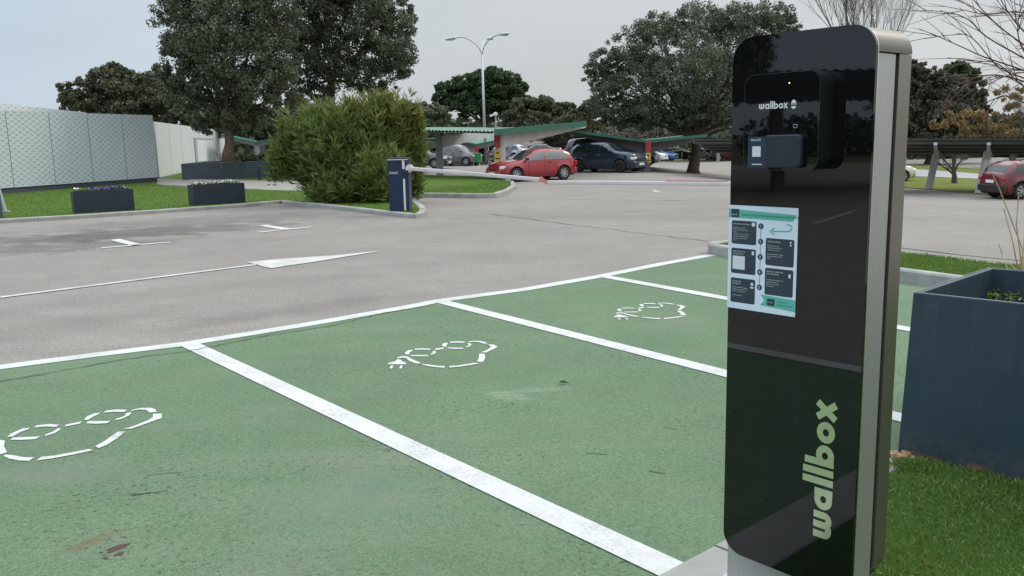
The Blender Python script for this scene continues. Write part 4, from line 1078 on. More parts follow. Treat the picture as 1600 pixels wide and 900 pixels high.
# large vertical word
M['mirror']=mat('green_tinted_foil_lettering',(.60,.68,.44),.2,metal=.8,var=.08,vscale=14)  # silver foil; reflected green ground is tinted into its colour
ub,zb_=PP(1300,852-6); ut,zt_=PP(1300,637); uu0,_=PP(1303,740); 
# baseline runs upward on the right side, letters lean left
uL_,_=PP(1262,742)
tot=6.27; s_=(zt_-zb_)/tot; xh=s_
u_base=PP(1304,700)[0]; u_top=PP(1270,700)[0]
mb=MB(); kx=(u_base-u_top)/1.0*1.0
ksc=(PP(1304,790)[0]-PP(1267,790)[0])/1.0
print('word',s_,ksc)
logo_word(mb,lambda q:Vector((u_base-q.y*s_*(.88 if q.y<=1.16 else 1.0),-.0006-q.z,zb_+q.x*s_)),.33)
mb.build('large_lettering',M['mirror'],ped)

# ------------------------------------------------------------------ large planter on the right
A=G(1402,711); A.z=.0
best=None
for k in range(200):
    z=.4+.004*k; q=Vector((A.x,A.y,z))-C0; y_=450-FPX*q.dot(CU)/q.dot(CF)
    if best is None or abs(y_-457)<best[0]: best=(abs(y_-457),z)
HP=best[1]; TLf=PL(1427,457,HP); TLb=PL(1545,418,HP); Tr=PL(1600,475,HP)
fB=(G(1600,768)-A).normalized(); fT=(Tr-TLf).normalized(); eb=(TLb-TLf)
print('planter',HP,A,TLf,'dirs',fB,fT,eb,eb.length)
ff=fT; 
pl_=empty('large_planter',(TLf.x,TLf.y,0),math.atan2(ff.y,ff.x)); tag(pl_,'large square slate blue metal planter with water streaks, right of the pedestal','planter')
Mx=Matrix.Rotation(-math.atan2(ff.y,ff.x),4,'Z')
ebl=Mx@Vector((eb.x,eb.y,0)); bl_=Mx@Vector((A.x-TLf.x,A.y-TLf.y,0)); 
W_=1.35; Dp=ebl.length
def quadbox(name,P0,P1,th_,inner):   # wall from bottom pts to top pts
    pass
tb=[Vector((0,0,HP)),Vector((W_,0,HP)),Vector((W_,0,HP))+ebl,Vector((0,0,HP))+ebl]
bb_=[bl_+Vector((0,0,.006)),bl_+Vector((W_,0,.006)),bl_+Vector((W_,0,.006))+ebl,bl_+Vector((0,0,.006))+ebl]
cen=sum(tb,Vector())/4
def shr(p,k=.03):
    d=Vector((cen.x-p.x,cen.y-p.y,0)); return p+Vector((math.copysign(k,d.x),math.copysign(k,d.y),0))
ti=[shr(p) for p in tb]; zi_=HP-.22
ii=[shr(p)+Vector((0,0,zi_-HP)) for p in tb]
v=tb+bb_+ti+ii
f=[(4,5,1,0),(5,6,2,1),(6,7,3,2),(7,4,0,3),(7,6,5,4),(0,1,9,8),(1,2,10,9),(2,3,11,10),(3,0,8,11),(8,9,13,12),(9,10,14,13),(10,11,15,14),(11,8,12,15)]
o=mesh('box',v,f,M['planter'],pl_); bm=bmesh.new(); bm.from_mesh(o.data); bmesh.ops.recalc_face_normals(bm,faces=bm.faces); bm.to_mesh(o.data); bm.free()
bv=o.modifiers.new('b','BEVEL'); bv.width=.004; bv.segments=2
mb=MB(); mb.box((sum(p.x for p in ii)/4,sum(p.y for p in ii)/4,zi_-.01),(W_-.07,Dp-.07,.05)); mb.build('soil',M['soil'],pl_)
mb=MB(); stroke(mb,[(tb[i].x+(.004 if i in (0,3) else -.004),tb[i].y+(.004 if i<2 else -.004)) for i in range(4)],.007,closed=True,xf=lambda q:Vector((q.x,q.y,HP+.003))); mb.build('rim_edge',mat('worn_rim',(.16,.2,.23),.4),pl_)
# ground cover and straw stems in the planter
gp=PL(1575,463,zi_+.05)
pg=empty('trailing_rosemary',(gp.x,gp.y,zi_)); tag(pg,'low green trailing herb inside the big planter near its rim','plant')
n=1500; P=np.column_stack([rng.normal(0,.13,n),rng.normal(0,.10,n)+.0,rng.random(n)*.09+.01]); leaves('foliage',P,.03,M['oleander'],pg,.45)
mb=MB()
for i in range(18): limb(mb,(random.uniform(-.05,.05),random.uniform(-.05,.05),0),(random.gauss(0,.15),random.gauss(0,.1),.08),.003,.0015,3,seg=4)
mb.build('stems',M['straw'],pg)
gs=PL(1592,470,zi_)
dry=empty('dry_stems',(gs.x,gs.y,zi_)); tag(dry,'tuft of dry straw-coloured stems rising from the big planter','plant')
mb=MB(); Yd=gs.y
for pts in ([(1597,470),(1592,430),(1583,380),(1568,325)],[(1599,470),(1600,420),(1606,340),(1612,260)],[(1594,470),(1580,436),(1566,398),(1560,380)],[(1603,470),(1588,350),(1592,300)],[(1596,462),(1575,440),(1556,420)],[(1598,462),(1592,425),(1576,410)],[(1601,470),(1598,390),(1562,296),(1543,255)],[(1590,440),(1598,400),(1604,330)]):
    P=[AT(a,b,Yd+random.uniform(-.06,.06))-dry.location for a,b in pts]; P[0]=Vector((random.uniform(-.03,.05),random.uniform(-.03,.03),0)); mb.tube(P,[.0042-.0024*i/len(P) for i in range(len(P))],5)
mb.build('stalks',M['straw'],dry)
# leafless arching shrub
SX=AT(1690,470,gs.y+.1); sh=empty('arching_shrub',(SX.x,SX.y,zi_)); tag(sh,'leafless shrub with long arching red-brown twigs over the big planter','shrub')
mb=MB(); Ysh=SX.y
stem_top=AT(1700,150,Ysh)-sh.location
mb.tube([(0,0,0),(.02,0,.3),stem_top*.6,stem_top],[.016,.014,.012,.010],7)
br=[[(1700,150),(1650,120),(1600,91),(1541,57),(1515,32),(1485,20),(1439,16)],
[(1700,160),(1650,130),(1600,110),(1538,89),(1511,77),(1466,57),(1436,45)],
[(1700,140),(1640,90),(1600,49),(1583,30),(1564,0),(1556,-20)],
[(1700,165),(1640,140),(1575,120),(1540,118),(1511,127),(1488,140),(1470,181)],
[(1700,170),(1650,130),(1600,113),(1557,125),(1523,145)],
[(1700,150),(1650,100),(1600,70),(1560,40),(1530,10),(1510,-15)],
[(1700,165),(1650,150),(1600,135),(1560,100),(1520,95),(1480,90)],
[(1700,160),(1640,110),(1600,80),(1590,40),(1600,0)],
[(1700,170),(1650,170),(1600,160),(1570,150),(1550,160),(1535,200)],
[(1700,140),(1660,60),(1620,20),(1590,-10)],
[(1700,150),(1640,60),(1600,20),(1540,22),(1500,14)],
[(1700,165),(1650,140),(1600,122),(1560,104),(1520,60),(1495,52)]]
def smooth_path(P,k=4):
    Q=[]
    n=len(P)
    for i in range(n-1):
        p0=P[max(0,i-1)];p1=P[i];p2=P[i+1];p3=P[min(n-1,i+2)]
        for j in range(k):
            t=j/k; Q.append(.5*((2*p1)+(p2-p0)*t+(2*p0-5*p1+4*p2-p3)*t*t+(3*p1-p0-3*p2+p3)*t**3))
    Q.append(P[-1]); return Q
rs=random.Random(5)
for b in br:
    dy=rs.uniform(-.3,.3); n=len(b)
    P=[AT(x,y,Ysh+dy*i/(n-1))-sh.location for i,(x,y) in enumerate(b)]; P[0]=stem_top*rs.uniform(.9,1.0)
    P=smooth_path(P); m_=len(P); mb.tube(P,[.0068-.005*(i/(m_-1))**.8 for i in range(m_)],5)
    for q in range(9):
        k=rs.randrange(m_//3,m_-1); d=(P[k+1]-P[k]).normalized(); L_=rs.uniform(.08,.42)
        sdv=Vector((rs.gauss(0,1),rs.gauss(0,1),rs.gauss(0,1))).normalized()
        a=P[k]; pts=[a]; dd=(d*1.1+sdv*.65).normalized()
        for _ in range(4): dd=(dd+Vector([rs.uniform(-.12,.12) for _ in range(3)])+Vector((0,0,-.06))).normalized(); pts.append(pts[-1]+dd*L_/4)
        mb.tube(pts,[.0022,.0019,.0016,.0013,.0009],4,cap=False)
        if rs.random()<.5:
            a=pts[2]; dd2=(dd+Vector([rs.gauss(0,.5) for _ in range(3)])).normalized(); mb.tube([a,a+dd2*L_*.3,a+dd2*L_*.55],[.0014,.0011,.0008],4,cap=False)
mb.build('branches',M['twig'],sh)
# weeds + broken kerb corner near planter
gw=G(1425,733,.0); wd=empty('weed_clump',(gw.x,gw.y,.0)); tag(wd,'small clump of spiky green weeds at the corner of the big planter','weed')
n=900; a=rng.uniform(0,2*math.pi,n); el_=rng.uniform(.15,1.3,n); d=np.column_stack([np.cos(a)*np.cos(el_),np.sin(a)*np.cos(el_),np.sin(el_)])
o_=np.column_stack([rng.normal(0,.055,n),rng.normal(0,.045,n),np.full(n,.01)]); L_=rng.uniform(.02,.06,n)[:,None]
s=np.cross(d,rnd_dir(n)); s/=np.linalg.norm(s,axis=1)[:,None]; quads_mesh('leaf_blades',o_+d*L_*.5,d*L_*.5,s*.003,M['grass1'],wd)
g=G(1403,718); mb=MB(); 
for i in range(9): mb.box((g.x+rs.uniform(-.05,.06),g.y+rs.uniform(-.04,.04),.02),(rs.uniform(.02,.06),rs.uniform(.02,.05),.03),Matrix.Rotation(rs.uniform(0,3),3,'Z').to_4x4())
tag(mb.build('broken_concrete',mat('rusty_rubble',(.36,.2,.11),.9,var=.3,vscale=30),bevel=.006),'rust-stained broken concrete crumbs at the foot of the big planter','rubble')
# leaf litter & droppings
M['litter']=mat('dead_leaf',(.10,.06,.03),.9); M['drop']=mat('dark_red_berry',(.05,.018,.012),.6)
mb=MB()
for i,(x,y,s) in enumerate(((184,858,2.2),(176,862,1.6),(196,853,1),(189,867,1.2),(165,874,1),(158,865,.7),(181,869,.9),(170,860,.8),(202,851,.8),(163,869,.6),(187,854,1))):
    g=G(x,y); mb.lathe([(0,.008*s),(.007*s,.006*s),(.010*s,0)],Matrix.Translation((g.x,g.y,.004))@Matrix.Rotation(rs.uniform(0,3),4,'Z')@Matrix.Diagonal((1.7,1,.5,1)),8)
tag(mb.build('squashed_berries',M['drop'],smooth=True),'dark red squashed berries on the green paint at lower left','litter')
g=G(881,601); mb=MB(); mb.add([(-.035,0,.012),(-.01,-.012,.03),(.04,-.004,.010),(.0,.014,.016)],[(0,1,2),(0,2,3)])
o=mb.build('dead_leaf',M['litter']); o.location=(g.x,g.y,.004); tag(o,'curled brown dead leaf lying on the middle green bay','leaf')

# ------------------------------------------------------------------ barrier
bx0=PL(608,330,.10); bx1=PL(641,329.5,.10)
YBx=bx0.y
tA=math.atan2(bx1.y-bx0.y,bx1.x-bx0.x)
wB=(bx1-bx0).length
bar=empty('parking_barrier',Vector((*((bx0+bx1)/2).xy,.085)),R(-6)); tag(bar,'navy blue parking barrier on the kerb tip with its pale jointed arm across the lane','barrier')
kpp=YBx/FPX; hB=82*kpp; wb=35*kpp
mb=MB(); mb.box((0,.16,hB/2),(wb*.92,.32,hB-.02)); bd=mb.build('cabinet',M['faac'],bar,bevel=.012)
mb=MB(); mb.box((0,.16,hB+.0),(wb*.95,.34,.035)); mb.build('lid',M['slate_dark'],bar,bevel=.01)
mb=MB(); mb.box((0,-.012,hB-.025),(wb*.95,.02,.018)); mb.build('trim_strip',M['white'],bar)
mb=MB(); mb.box((wb*.26,-.006,hB*.32),(.045,.012,hB*.6)); mb.box((wb*.26,-.006,hB*.9-.02),(.055,.012,hB*.16)); mb.build('reflective_stripe',M['white'],bar)
mb=MB(); mb.box((wb*.38,-.02,hB*.74),(.12,.06,.10)); mb.build('arm_bracket',M['faac'],bar,bevel=.01)
v,f=text_mesh('FAAC',.085); mb=MB(); mb.add([Vector((-wb*.40+p.x+p.y*.2,-.008,hB*.71+p.y)) for p in v],f); mb.build('lettering',M['logo'],bar)
# arm
Ya=YBx-.12
armp=AT(640,263,Ya); ar=empty('arm',armp); ar.parent=bar; ar.matrix_parent_inverse=(Matrix.Translation(bar.location)@Matrix.Rotation(R(-6),4,'Z')).inverted()
def seg_arm(name,p,q,w_,h_,matr):
    a=p-armp; b=q-armp; d=(b-a); L=d.length; rot=d.to_track_quat('X','Z').to_matrix().to_4x4(); mb=MB()
    mb.box((a+b)/2,(L,w_,h_),rot); return mb.build(name,matr,ar,bevel=.02,segs=3)
j=AT(847,281,Ya)
seg_arm('near_boom',AT(640,263.5,Ya),j,.05,.088,M['boom'])
j2=AT(854,285,Ya); e2=AT(1290,288.5,Ya+.0)
seg_arm('far_boom',j2,e2,.05,.088,M['boom'])
mb=MB(); mb.lathe([(0,-.045),(.06,-.045),(.06,.045),(0,.045)],Matrix.Translation(AT(846,280.5,Ya)-armp)@Matrix.Rotation(R(90),4,'X'),14); mb.lathe([(0,-.04),(.05,-.04),(.05,.04),(0,.04)],Matrix.Translation(AT(852,284,Ya)-armp)@Matrix.Rotation(R(90),4,'X'),14)
mb.build('joint',M['redsoft'],ar)
mb=MB(); mb.lathe([(0,-.05),(.09,-.05),(.09,.03),(0,.03)],Matrix.Translation(AT(640,263,Ya+.06)-armp)@Matrix.Rotation(R(90),4,'X'),16); mb.build('pivot_cap',M['white'],ar)
a=AT(1040,282.6,Ya)-armp; b=AT(1137,283.4,Ya)-armp; mb=MB(); mb.tube([a,b],.010,5); mb.build('red_strip',M['red'],ar)

# ------------------------------------------------------------------ cars
def car(label,paint,pos,yaw,L=4.2,W=1.75,H=1.45,style='hatch',glass='glass_dark',rim='rim',cladding=False,group='cars parked under the carports and trees',doors=2,rack=False,name='parked_car',cat='car',low=False,side_glass=None):
    t=empty(name,pos,yaw); tag(t,label,cat,group)
    hl=L/2; wh=.315 if style!='suv' else .345
    wf,wr_=hl-.82*L/4.2,-hl+.78*L/4.2
    # profiles (fraction of length from rear -1 to front 1, height fraction)
    if style=='hatch': top=[(-1,.50),(-.985,.62),(-.93,.70),(-.80,.90),(-.66,.965),(-.3,1.0),(.0,.985),(.14,.93),(.46,.68),(.80,.62),(.94,.55),(1,.42)]
    elif style=='suv': top=[(-1,.52),(-.985,.64),(-.94,.70),(-.84,.88),(-.70,.965),(-.3,1.0),(.05,.985),(.2,.93),(.48,.70),(.82,.66),(.95,.60),(1,.45)]
    elif style=='mpv': top=[(-1,.45),(-.985,.6),(-.95,.72),(-.88,.90),(-.75,.97),(-.3,1.0),(.1,.97),(.3,.88),(.62,.66),(.85,.58),(.95,.52),(1,.40)]
    else: top=[(-1,.48),(-.98,.66),(-.92,.71),(-.62,.74),(-.36,.96),(-.1,1.0),(.12,.97),(.46,.70),(.82,.62),(.95,.54),(1,.42)]
    tx_=np.array([a for a,b in top])*hl; tz=np.array([b for a,b in top])*H
    belt=[(-1,.48),(-.9,.655),(-.3,.645),(.4,.63),(.8,.57),(.95,.50),(1,.38)] 
    bx_=np.array([a for a,b in belt])*hl; bz=np.array([b for a,b in belt])*H
    cab0,cab1=(-.93*hl,.46*hl)
    def sec(x):
        u=x/hl; w_=W/2*(1-.30*max(0,abs(u)-.80)**1.6/.2**1.6*.75)
        zt=float(np.interp(x,tx_,tz)); zb=float(np.interp(x,[-hl,-hl+.25,hl-.25,hl],[.30,.20,.18,.26]))
        be=min(float(np.interp(x,bx_,bz)),zt-.03)
        cabf=max(0,min(1,(zt-be-.05)/(H*.30)))
        wt=w_*(.86-.13*cabf)
        arch=0
        for xw in (wf,wr_):
            dx=abs(x-xw); ra=wh+.055
            if dx<ra: arch=max(arch,wh+math.sqrt(ra*ra-dx*dx))
        z0=max(zb,arch); z1=max(zb+.07,arch+.005); z2=max(.30*H,arch+.02); z3=max(.42*H,arch+.04)
        z3=min(max(z3,z2+.01),be-.01) if be>z2+.03 else z2+.01
        return [(w_*.88 if not arch else w_*.95,z0),(w_*.975,z1),(w_*1.0,z2),(w_*.985,z3),(w_*.945,be),((w_*.945+wt)/2+.02*cabf,(be+zt)/2+.0),(wt,zt-.05*cabf-.01),(wt*.82,zt-.008),(0,zt+.018)]
    xs_=sorted(set(list(np.round(np.linspace(-hl,hl,56),3))+[float(a) for a in tx_]))
    v=[];f=[]; K=9; n=len(xs_); row=2*K-1
    for x in xs_:
        s=sec(x); full=[(y,z) for y,z in s]+[(-y,z) for y,z in s[-2::-1]]
        v+=[(x,y,z) for y,z in full]
    for i in range(n-1):
        for k in range(row-1): a=i*row+k; f.append((a,a+1,a+row+1,a+row))
    f.append(tuple(range(row))); f.append(tuple(range((n-1)*row,n*row))[::-1])
    body=mesh('body',v,f,paint,t,smooth=True)
    bm=bmesh.new(); bm.from_mesh(body.data); bmesh.ops.recalc_face_normals(bm,faces=bm.faces); bm.to_mesh(body.data); bm.free()
    body.data.polygons.foreach_set('use_smooth',[len(p.vertices)==4 for p in body.data.polygons])
    def S(x,k):
        s=sec(x); i=min(int(k),K-2); q=k-i; return Vector((x,s[i][0]+(s[i+1][0]-s[i][0])*q,s[i][1]+(s[i+1][1]-s[i][1])*q))
    def sidepanel(name,xa0,xb0,xa1,xb1,k0,k1,matr,off=.008,par=t,nx=8):
        for sgn in (1,-1):
            vv=[];ff=[]
            for j in range(4):
                tt=j/3; k=k0+(k1-k0)*tt
                for i in range(nx+1):
                    a=xa0+(xa1-xa0)*tt; b=xb0+(xb1-xb0)*tt; p=S(a+(b-a)*i/nx,k); vv.append((p.x,(p.y+off)*sgn,p.z+off*.3))
            for j in range(3):
                for i in range(nx): q=j*(nx+1)+i; qd=(q,q+1,q+nx+2,q+nx+1); ff.append(qd if sgn<0 else qd[::-1])
            o=mesh(name,vv,ff,matr,par,smooth=True)
        return o
    G1=M[side_glass or glass]
    xr0={'hatch':-.80,'suv':-.82,'mpv':-.90,'sedan':-.60}[style]*hl; xf0=(.40 if style!='mpv' else .55)*hl; xft=(.10 if style!='mpv' else .26)*hl
    xrt={'hatch':-.66,'suv':-.70,'mpv':-.80,'sedan':-.42}[style]*hl; xm=-.12*hl if doors==2 else -.06*hl; 
    if doors==2:
        sidepanel('side_window',xm+.03,xf0,xm+.03,xft,4.12,5.75,G1); sidepanel('side_window',xr0,xm-.03,xrt,xm-.03,4.12,5.75,G1)
    else:
        sidepanel('side_window',.0*hl+.03,xf0,.0*hl+.03,xft,4.12,5.75,G1); sidepanel('side_window',-.42*hl+.03,.0*hl-.03,-.42*hl+.03,.0*hl-.03,4.12,5.75,G1)
        sidepanel('side_window',xr0,-.42*hl-.03,xrt,-.42*hl-.03,4.12,5.7,G1)
    def seam(xs2,k0,k1):
        mb=MB()
        for xx in xs2:
            for sgn in (1,-1):
                v2=[];n2=10
                for i in range(n2+1):
                    p=S(xx,k0+(k1-k0)*i/n2)
                    for dx in (-.008,.008): v2.append((p.x+dx,(p.y+.005)*sgn,p.z))
                mb.add(v2,[(2*i,2*i+1,2*i+3,2*i+2) if sgn<0 else (2*i+2,2*i+3,2*i+1,2*i) for i in range(n2)])
        mb.build('door_seam',M['trim'],t)
    seam([xm,.30*hl] if doors==2 else [.0*hl,-.42*hl,.33*hl],1.1,4.0)
    def toppanel(name,xa,xb,matr,wk=6.15,off=.010,dirx=1):
        vv=[];ff=[]; nx=8; nyy=8
        for i in range(nx+1):
            x=xa+(xb-xa)*i/nx
            for j in range(nyy+1):
                q=j/nyy*2-1; k=8-abs(q)*(8-wk); p=S(x,k); vv.append((p.x+off*.7*dirx,p.y*(1 if q>0 else -1),p.z+off*.7))
        for i in range(nx):
            for j in range(nyy): q=i*(nyy+1)+j; ff.append((q,q+1,q+nyy+2,q+nyy+1))
        o=mesh(name,vv,ff,matr,t,smooth=True); bm=bmesh.new(); bm.from_mesh(o.data); bmesh.ops.recalc_face_normals(bm,faces=bm.faces); bm.to_mesh(o.data); bm.free(); return o
    wsx={'hatch':(.14,.45),'suv':(.2,.47),'mpv':(.3,.60),'sedan':(.13,.45)}[style]; rwx={'hatch':(-.925,-.81),'suv':(-.935,-.85),'mpv':(-.945,-.88),'sedan':(-.61,-.37)}[style]
    toppanel('windscreen',wsx[0]*hl,wsx[1]*hl-.02,M[glass]); toppanel('rear_window',rwx[0]*hl,rwx[1]*hl,M['glass_dark'] if cladding else M[glass],dirx=-1)
    mb=MB(); mb.box((0,0,.38),(L-.35,W-.14,.30)); mb.box(((wf+wr_)/2,0,.55),(wf-wr_-.9,W-.16,.5)); 
    for xw in (wf,wr_): mb.box((xw,0,.45),(.78,W-.36,.62))
    mb.build('underbody',M['under'],t)
    # wheels
    for xw in (wf,wr_):
        for sgn in (1,-1):
            w0=empty('wheel',(xw,sgn*(W/2-.105),wh)); w0.parent=t
            MM=Matrix.Rotation(R(90),4,'X'); mb=MB(); mb.lathe([(wh*.62,-.09),(wh*.92,-.10),(wh,-.07),(wh,.07),(wh*.92,.10),(wh*.62,.09)],MM,22); mb.build('tyre',M['tyre'],w0,smooth=True)
            mb=MB(); s2=-sgn
            mb.lathe([(wh*.66,.085*s2),(wh*.62,.095*s2),(wh*.58,.07*s2)],MM,22); mb.lathe([(0,.095*s2),(.05,.09*s2),(.06,.06*s2)],MM,12)
            nsp=7 if rim!='rimdark' else 5
            for q in range(nsp):
                a=2*math.pi*q/nsp; d=Vector((math.cos(a),0,math.sin(a))); pz=Vector((-d.z,0,d.x))
                y=-.085*s2
                mb.add([d*.03+pz*.022+Vector((0,y,0)),d*wh*.63+pz*.04+Vector((0,y,0)),d*wh*.63-pz*.04+Vector((0,y,0)),d*.03-pz*.022+Vector((0,y,0))],[(0,1,2,3)])
            mb.build('rim',M[rim],w0)
            mb=MB(); mb.lathe([(0,-.05*sgn),(wh*.6,-.05*sgn)],MM,18) ; mb.build('brake_disc',M['under'],w0)
    # lamps
    def lamp(name,x,y,z,d,matr):
        for sgn in (1,-1):
            mb=MB(); mb.box((x,y*sgn,z),d,Matrix.Rotation(R(18)*sgn*(-1 if x>0 else 1),4,'Z')); mb.build(name,matr,t,bevel=.03,segs=3)
    zt=lambda x: float(np.interp(x,tx_,tz))
    lamp('headlight',hl-.20,W*.37,.455*H,(.34,.26,.13),M['lamp_clear']); lamp('taillight',-hl+.07,W*.405,.53*H,(.14,.16,.20 if style!='suv' else .12),M['lamp_red'])
    # bumpers, grille, plates, handles, mirrors, sills
    bumperm=M['trim'] if cladding else paint
    mb=MB(); mb.box((hl-.06,0,.27*H),(.20,W*.80,.17*H)); mb.build('front_bumper',bumperm,t,bevel=.05,segs=3)
    mb=MB(); mb.box((-hl+.06,0,.29*H),(.20,W*.86,.18*H)); mb.build('rear_bumper',bumperm,t,bevel=.05,segs=3)
    mb=MB(); mb.box((hl-.005,0,.40*H),(.05,W*.40,.09)); mb.build('grille',M['trim'],t,bevel=.01)
    mb=MB(); mb.box((hl+.05,0,.27*H),(.02,.5,.11)); mb.build('number_plate',M['plate'],t)
    mb=MB(); mb.box((-hl-(.02),0,.46*H),(.03,.5,.12)); mb.build('number_plate',M['plate'],t)
    if cladding:
        for sgn in (1,-1):
            mb=MB(); mb.box(((wf+wr_)/2,sgn*(W/2-.01),.27),(wf-wr_-.72,.05,.16)); mb.build('sill',M['trim'],t,bevel=.02)
            mb=MB()
            for xw in (wf,wr_):
                P=[(xw+(wh+.085)*math.cos(a),sgn*(W/2+.004),wh+(wh+.085)*math.sin(a)) for a in np.linspace(-.15,math.pi+.15,14)]; mb.tube(P,.035,5)
            mb.build('arch_trim',M['trim'],t)
    for sgn in (1,-1):
        mb=MB(); mb.box((.36*hl,sgn*(W/2+.06),.70*H),(.12,.18,.11)); mb.build('mirror',paint if not low else M['trim'],t,bevel=.03,segs=2)
        for xx in ((xm-.25,) if doors==2 else (.0*hl-.02,-.42*hl-.02)):
            mb=MB(); mb.box((xx,sgn*(W/2*.985+.012),.585*H),(.16,.02,.028)); mb.build('door_handle',paint if style!='suv' else M['rim'],t)
    if rack:
        for sgn in (1,-1):
            mb=MB(); mb.tube([(-.6*hl,sgn*.5,.97*H),(-.5*hl,sgn*.5,H+.04),(.0*hl,sgn*.5,H+.05),(.1*hl,sgn*.5,.98*H)],.018,6); mb.build('roof_rail',M['trim'],t)
    return t
P_red=paintc('red_car_paint',(.27,.008,.014)); P_dblue=paintc('midnight_blue_paint',(.007,.014,.034)); P_grey=paintc('grey_car_paint',(.13,.13,.12),.4); P_navy=paintc('navy_car_paint',(.02,.035,.06))
P_white=paintc('white_car_paint',(.6,.61,.62)); P_blue=paintc('blue_car_paint',(.04,.14,.36)); P_black=paintc('black_car_paint',(.008,.008,.009)); P_silver=paintc('silver_car_paint',(.38,.40,.42),.5); P_cream=paintc('cream_car_paint',(.5,.5,.4)); P_dred=paintc('dark_red_car_paint',(.13,.005,.011))
def cpos(px,py): return G(px,py)
# red hatch facing left: wheels at (805,283) front, (880,281) rear
f1=G(806,285); r1=G(881,281.5)
yaw=math.atan2(f1.y-r1.y,f1.x-r1.x); print('red yaw',math.degrees(yaw),(f1-r1).length)
def place_by_wheels(front,rear,W,**k):
    """front/rear wheel contact points (near side); returns centre, yaw, length factor"""
    d=(front-rear); d.z=0; y=math.atan2(d.y,d.x); m_=(front+rear)/2
    n=Vector((-d.y,d.x,0)).normalized(); n=n if n.y>0 else -n     # away from the camera
    return m_+n*(W/2-.1),y,d.length
def side_car(label,paint,fpx,rpx,W=1.75,H=1.45,wbf=.62,yawfix=None,**k):
    c,y,wb=place_by_wheels(G(*fpx),G(*rpx),W)
    L=wb/wbf; c.z=TH(c.x,c.y)
    return car(label,paint,c,y,L=L,W=W,H=H,**k)
side_car('bright red three-door hatchback facing left behind the carport post',P_red,(806,284.5),(880,281),W=1.7,H=1.43,style='hatch',glass='glass_mid',side_glass='glass_pale',low=True)
side_car('midnight blue compact crossover facing right beside the red hatchback',P_dblue,(972,270),(903,269.5),W=1.78,H=1.63,style='suv',rim='rimdark',doors=4,wbf=.665)
side_car('grey people carrier facing right under the left carport',P_grey,(729,259.5),(690,259.5),W=1.8,H=1.62,style='mpv',doors=4,glass='glass_mid')
def at_car(label,paint,px,py,yawdeg,**k):
    p=G(px,py); return car(label,paint,p,R(yawdeg),**k)
at_car('dark blue car half hidden by the left carport post and bush',P_navy,655,263,-10,L=4.3,H=1.5,style='hatch')
at_car('black hatchback beside the grey people carrier, nose towards the lane',P_black,752,255,-100,L=4.1,H=1.48)
at_car('pale grey car behind the lamp post showing a red tail light',P_silver,790,251.5,150,L=4.4,H=1.5,style='suv',doors=4)
at_car('grey blue saloon parked behind the red hatchback bonnet',P_grey,842,249,170,L=4.4,H=1.45,style='sedan')
at_car('tall black van-like car parked behind the midnight blue crossover',P_black,930,257,0,L=4.4,W=1.8,H=1.85,style='mpv',doors=4)
at_car('silver car showing only its nose beyond the midnight blue crossover',P_silver,985,259,0,L=3.9,H=1.5)
at_car('white hatchback nose right of the dark carport post',P_white,1012,252.5,-28,L=4.0,H=1.48)
at_car('blue hatchback behind the white nose beside the carport post',P_blue,1030,251.5,-28,L=4.2,H=1.5)
at_car('dark estate car left of the great oak trunk',P_black,1056,250.5,8,L=4.6,H=1.5,style='suv',doors=4)
at_car('white and grey car just right of the great oak trunk',P_silver,1108,250,-80,L=4.2,H=1.45)
at_car('distant red hatchback right of the great oak trunk',P_dred,1139,250.5,5,L=4.2,H=1.5)
at_car('cream car nose emerging behind the charging pedestal',P_cream,1368,284,5,L=4.1,H=1.45)
# red suv on the right: rear towards us, facing right-away
c=G(1606,312); at=at_car('dark red crossover with black lower body at the right edge',P_dred,1621,307.5,5,L=4.3,W=1.83,H=1.6,style='suv',doors=4,cladding=True,rim='rim',rack=True)
at_car('silver car under the distant carport behind the oak planter',P_silver,392,238,10,L=4.3,H=1.5)
# green recycling bin + sign stand by V carport
g=G(745,259); o=empty('recycling_bin',g); tag(o,'green plastic bin standing under the V-shaped carport post','bin')
mb=MB(); mb.box((0,0,.55),(.62,.5,.62),taper=1.1); mb.build('body',M['greenbin'],o,bevel=.02)
mb=MB(); mb.box((0,0,.90),(.7,.58,.06)); mb.build('lid',M['greenbin'],o,bevel=.02)
for sx in (-.22,.22):
    mb=MB(); mb.box((sx,0,.12),(.05,.4,.24)); mb.build('leg',M['white'],o)

# ------------------------------------------------------------------ carports
def corr_sheet(mb,A,B,C,D,pitch=.25,amp=.03,th_=.02):
    """corrugated sheet: A->B eave, B->C slope direction"""
    A,B,C,D=map(Vector,(A,B,C,D)); n=int((B-A).length/pitch)*2; up=(B-A).cross(C-B).normalized(); up=up if up.z>0 else -up
    v=[];f=[]
    for i in range(n+1):
        t=i/n; h=amp*(1 if i%2 else -1); a=A.lerp(B,t)+up*h; b=D.lerp(C,t)+up*h; v+=[a,b]
    m_=len(v)
    for i in range(n): f.append((2*i,2*i+1,2*i+3,2*i+2))
    mb.add(v,f)
def plate(mb,pts,th_,up=Vector((0,0,1))):
    mb.prism([Vector(p) for p in pts],up*th_,0)
def cantilever(mb,base,tip,d0,d1,w_):
    """tapered beam, top line from base to tip"""
    base=Vector(base);tip=Vector(tip); t=(tip-base); h=Vector((t.x,t.y,0)).normalized(); s=Vector((-h.y,h.x,0))*w_/2
    v=[]
    for q in (-1,1):
        v+=[base+s*q,tip+s*q,tip+s*q-Vector((0,0,d1)),base+s*q-Vector((0,0,d0))]
    mb.add(v,[(0,1,2,3),(7,6,5,4),(0,4,5,1),(1,5,6,2),(2,6,7,3),(3,7,4,0)])
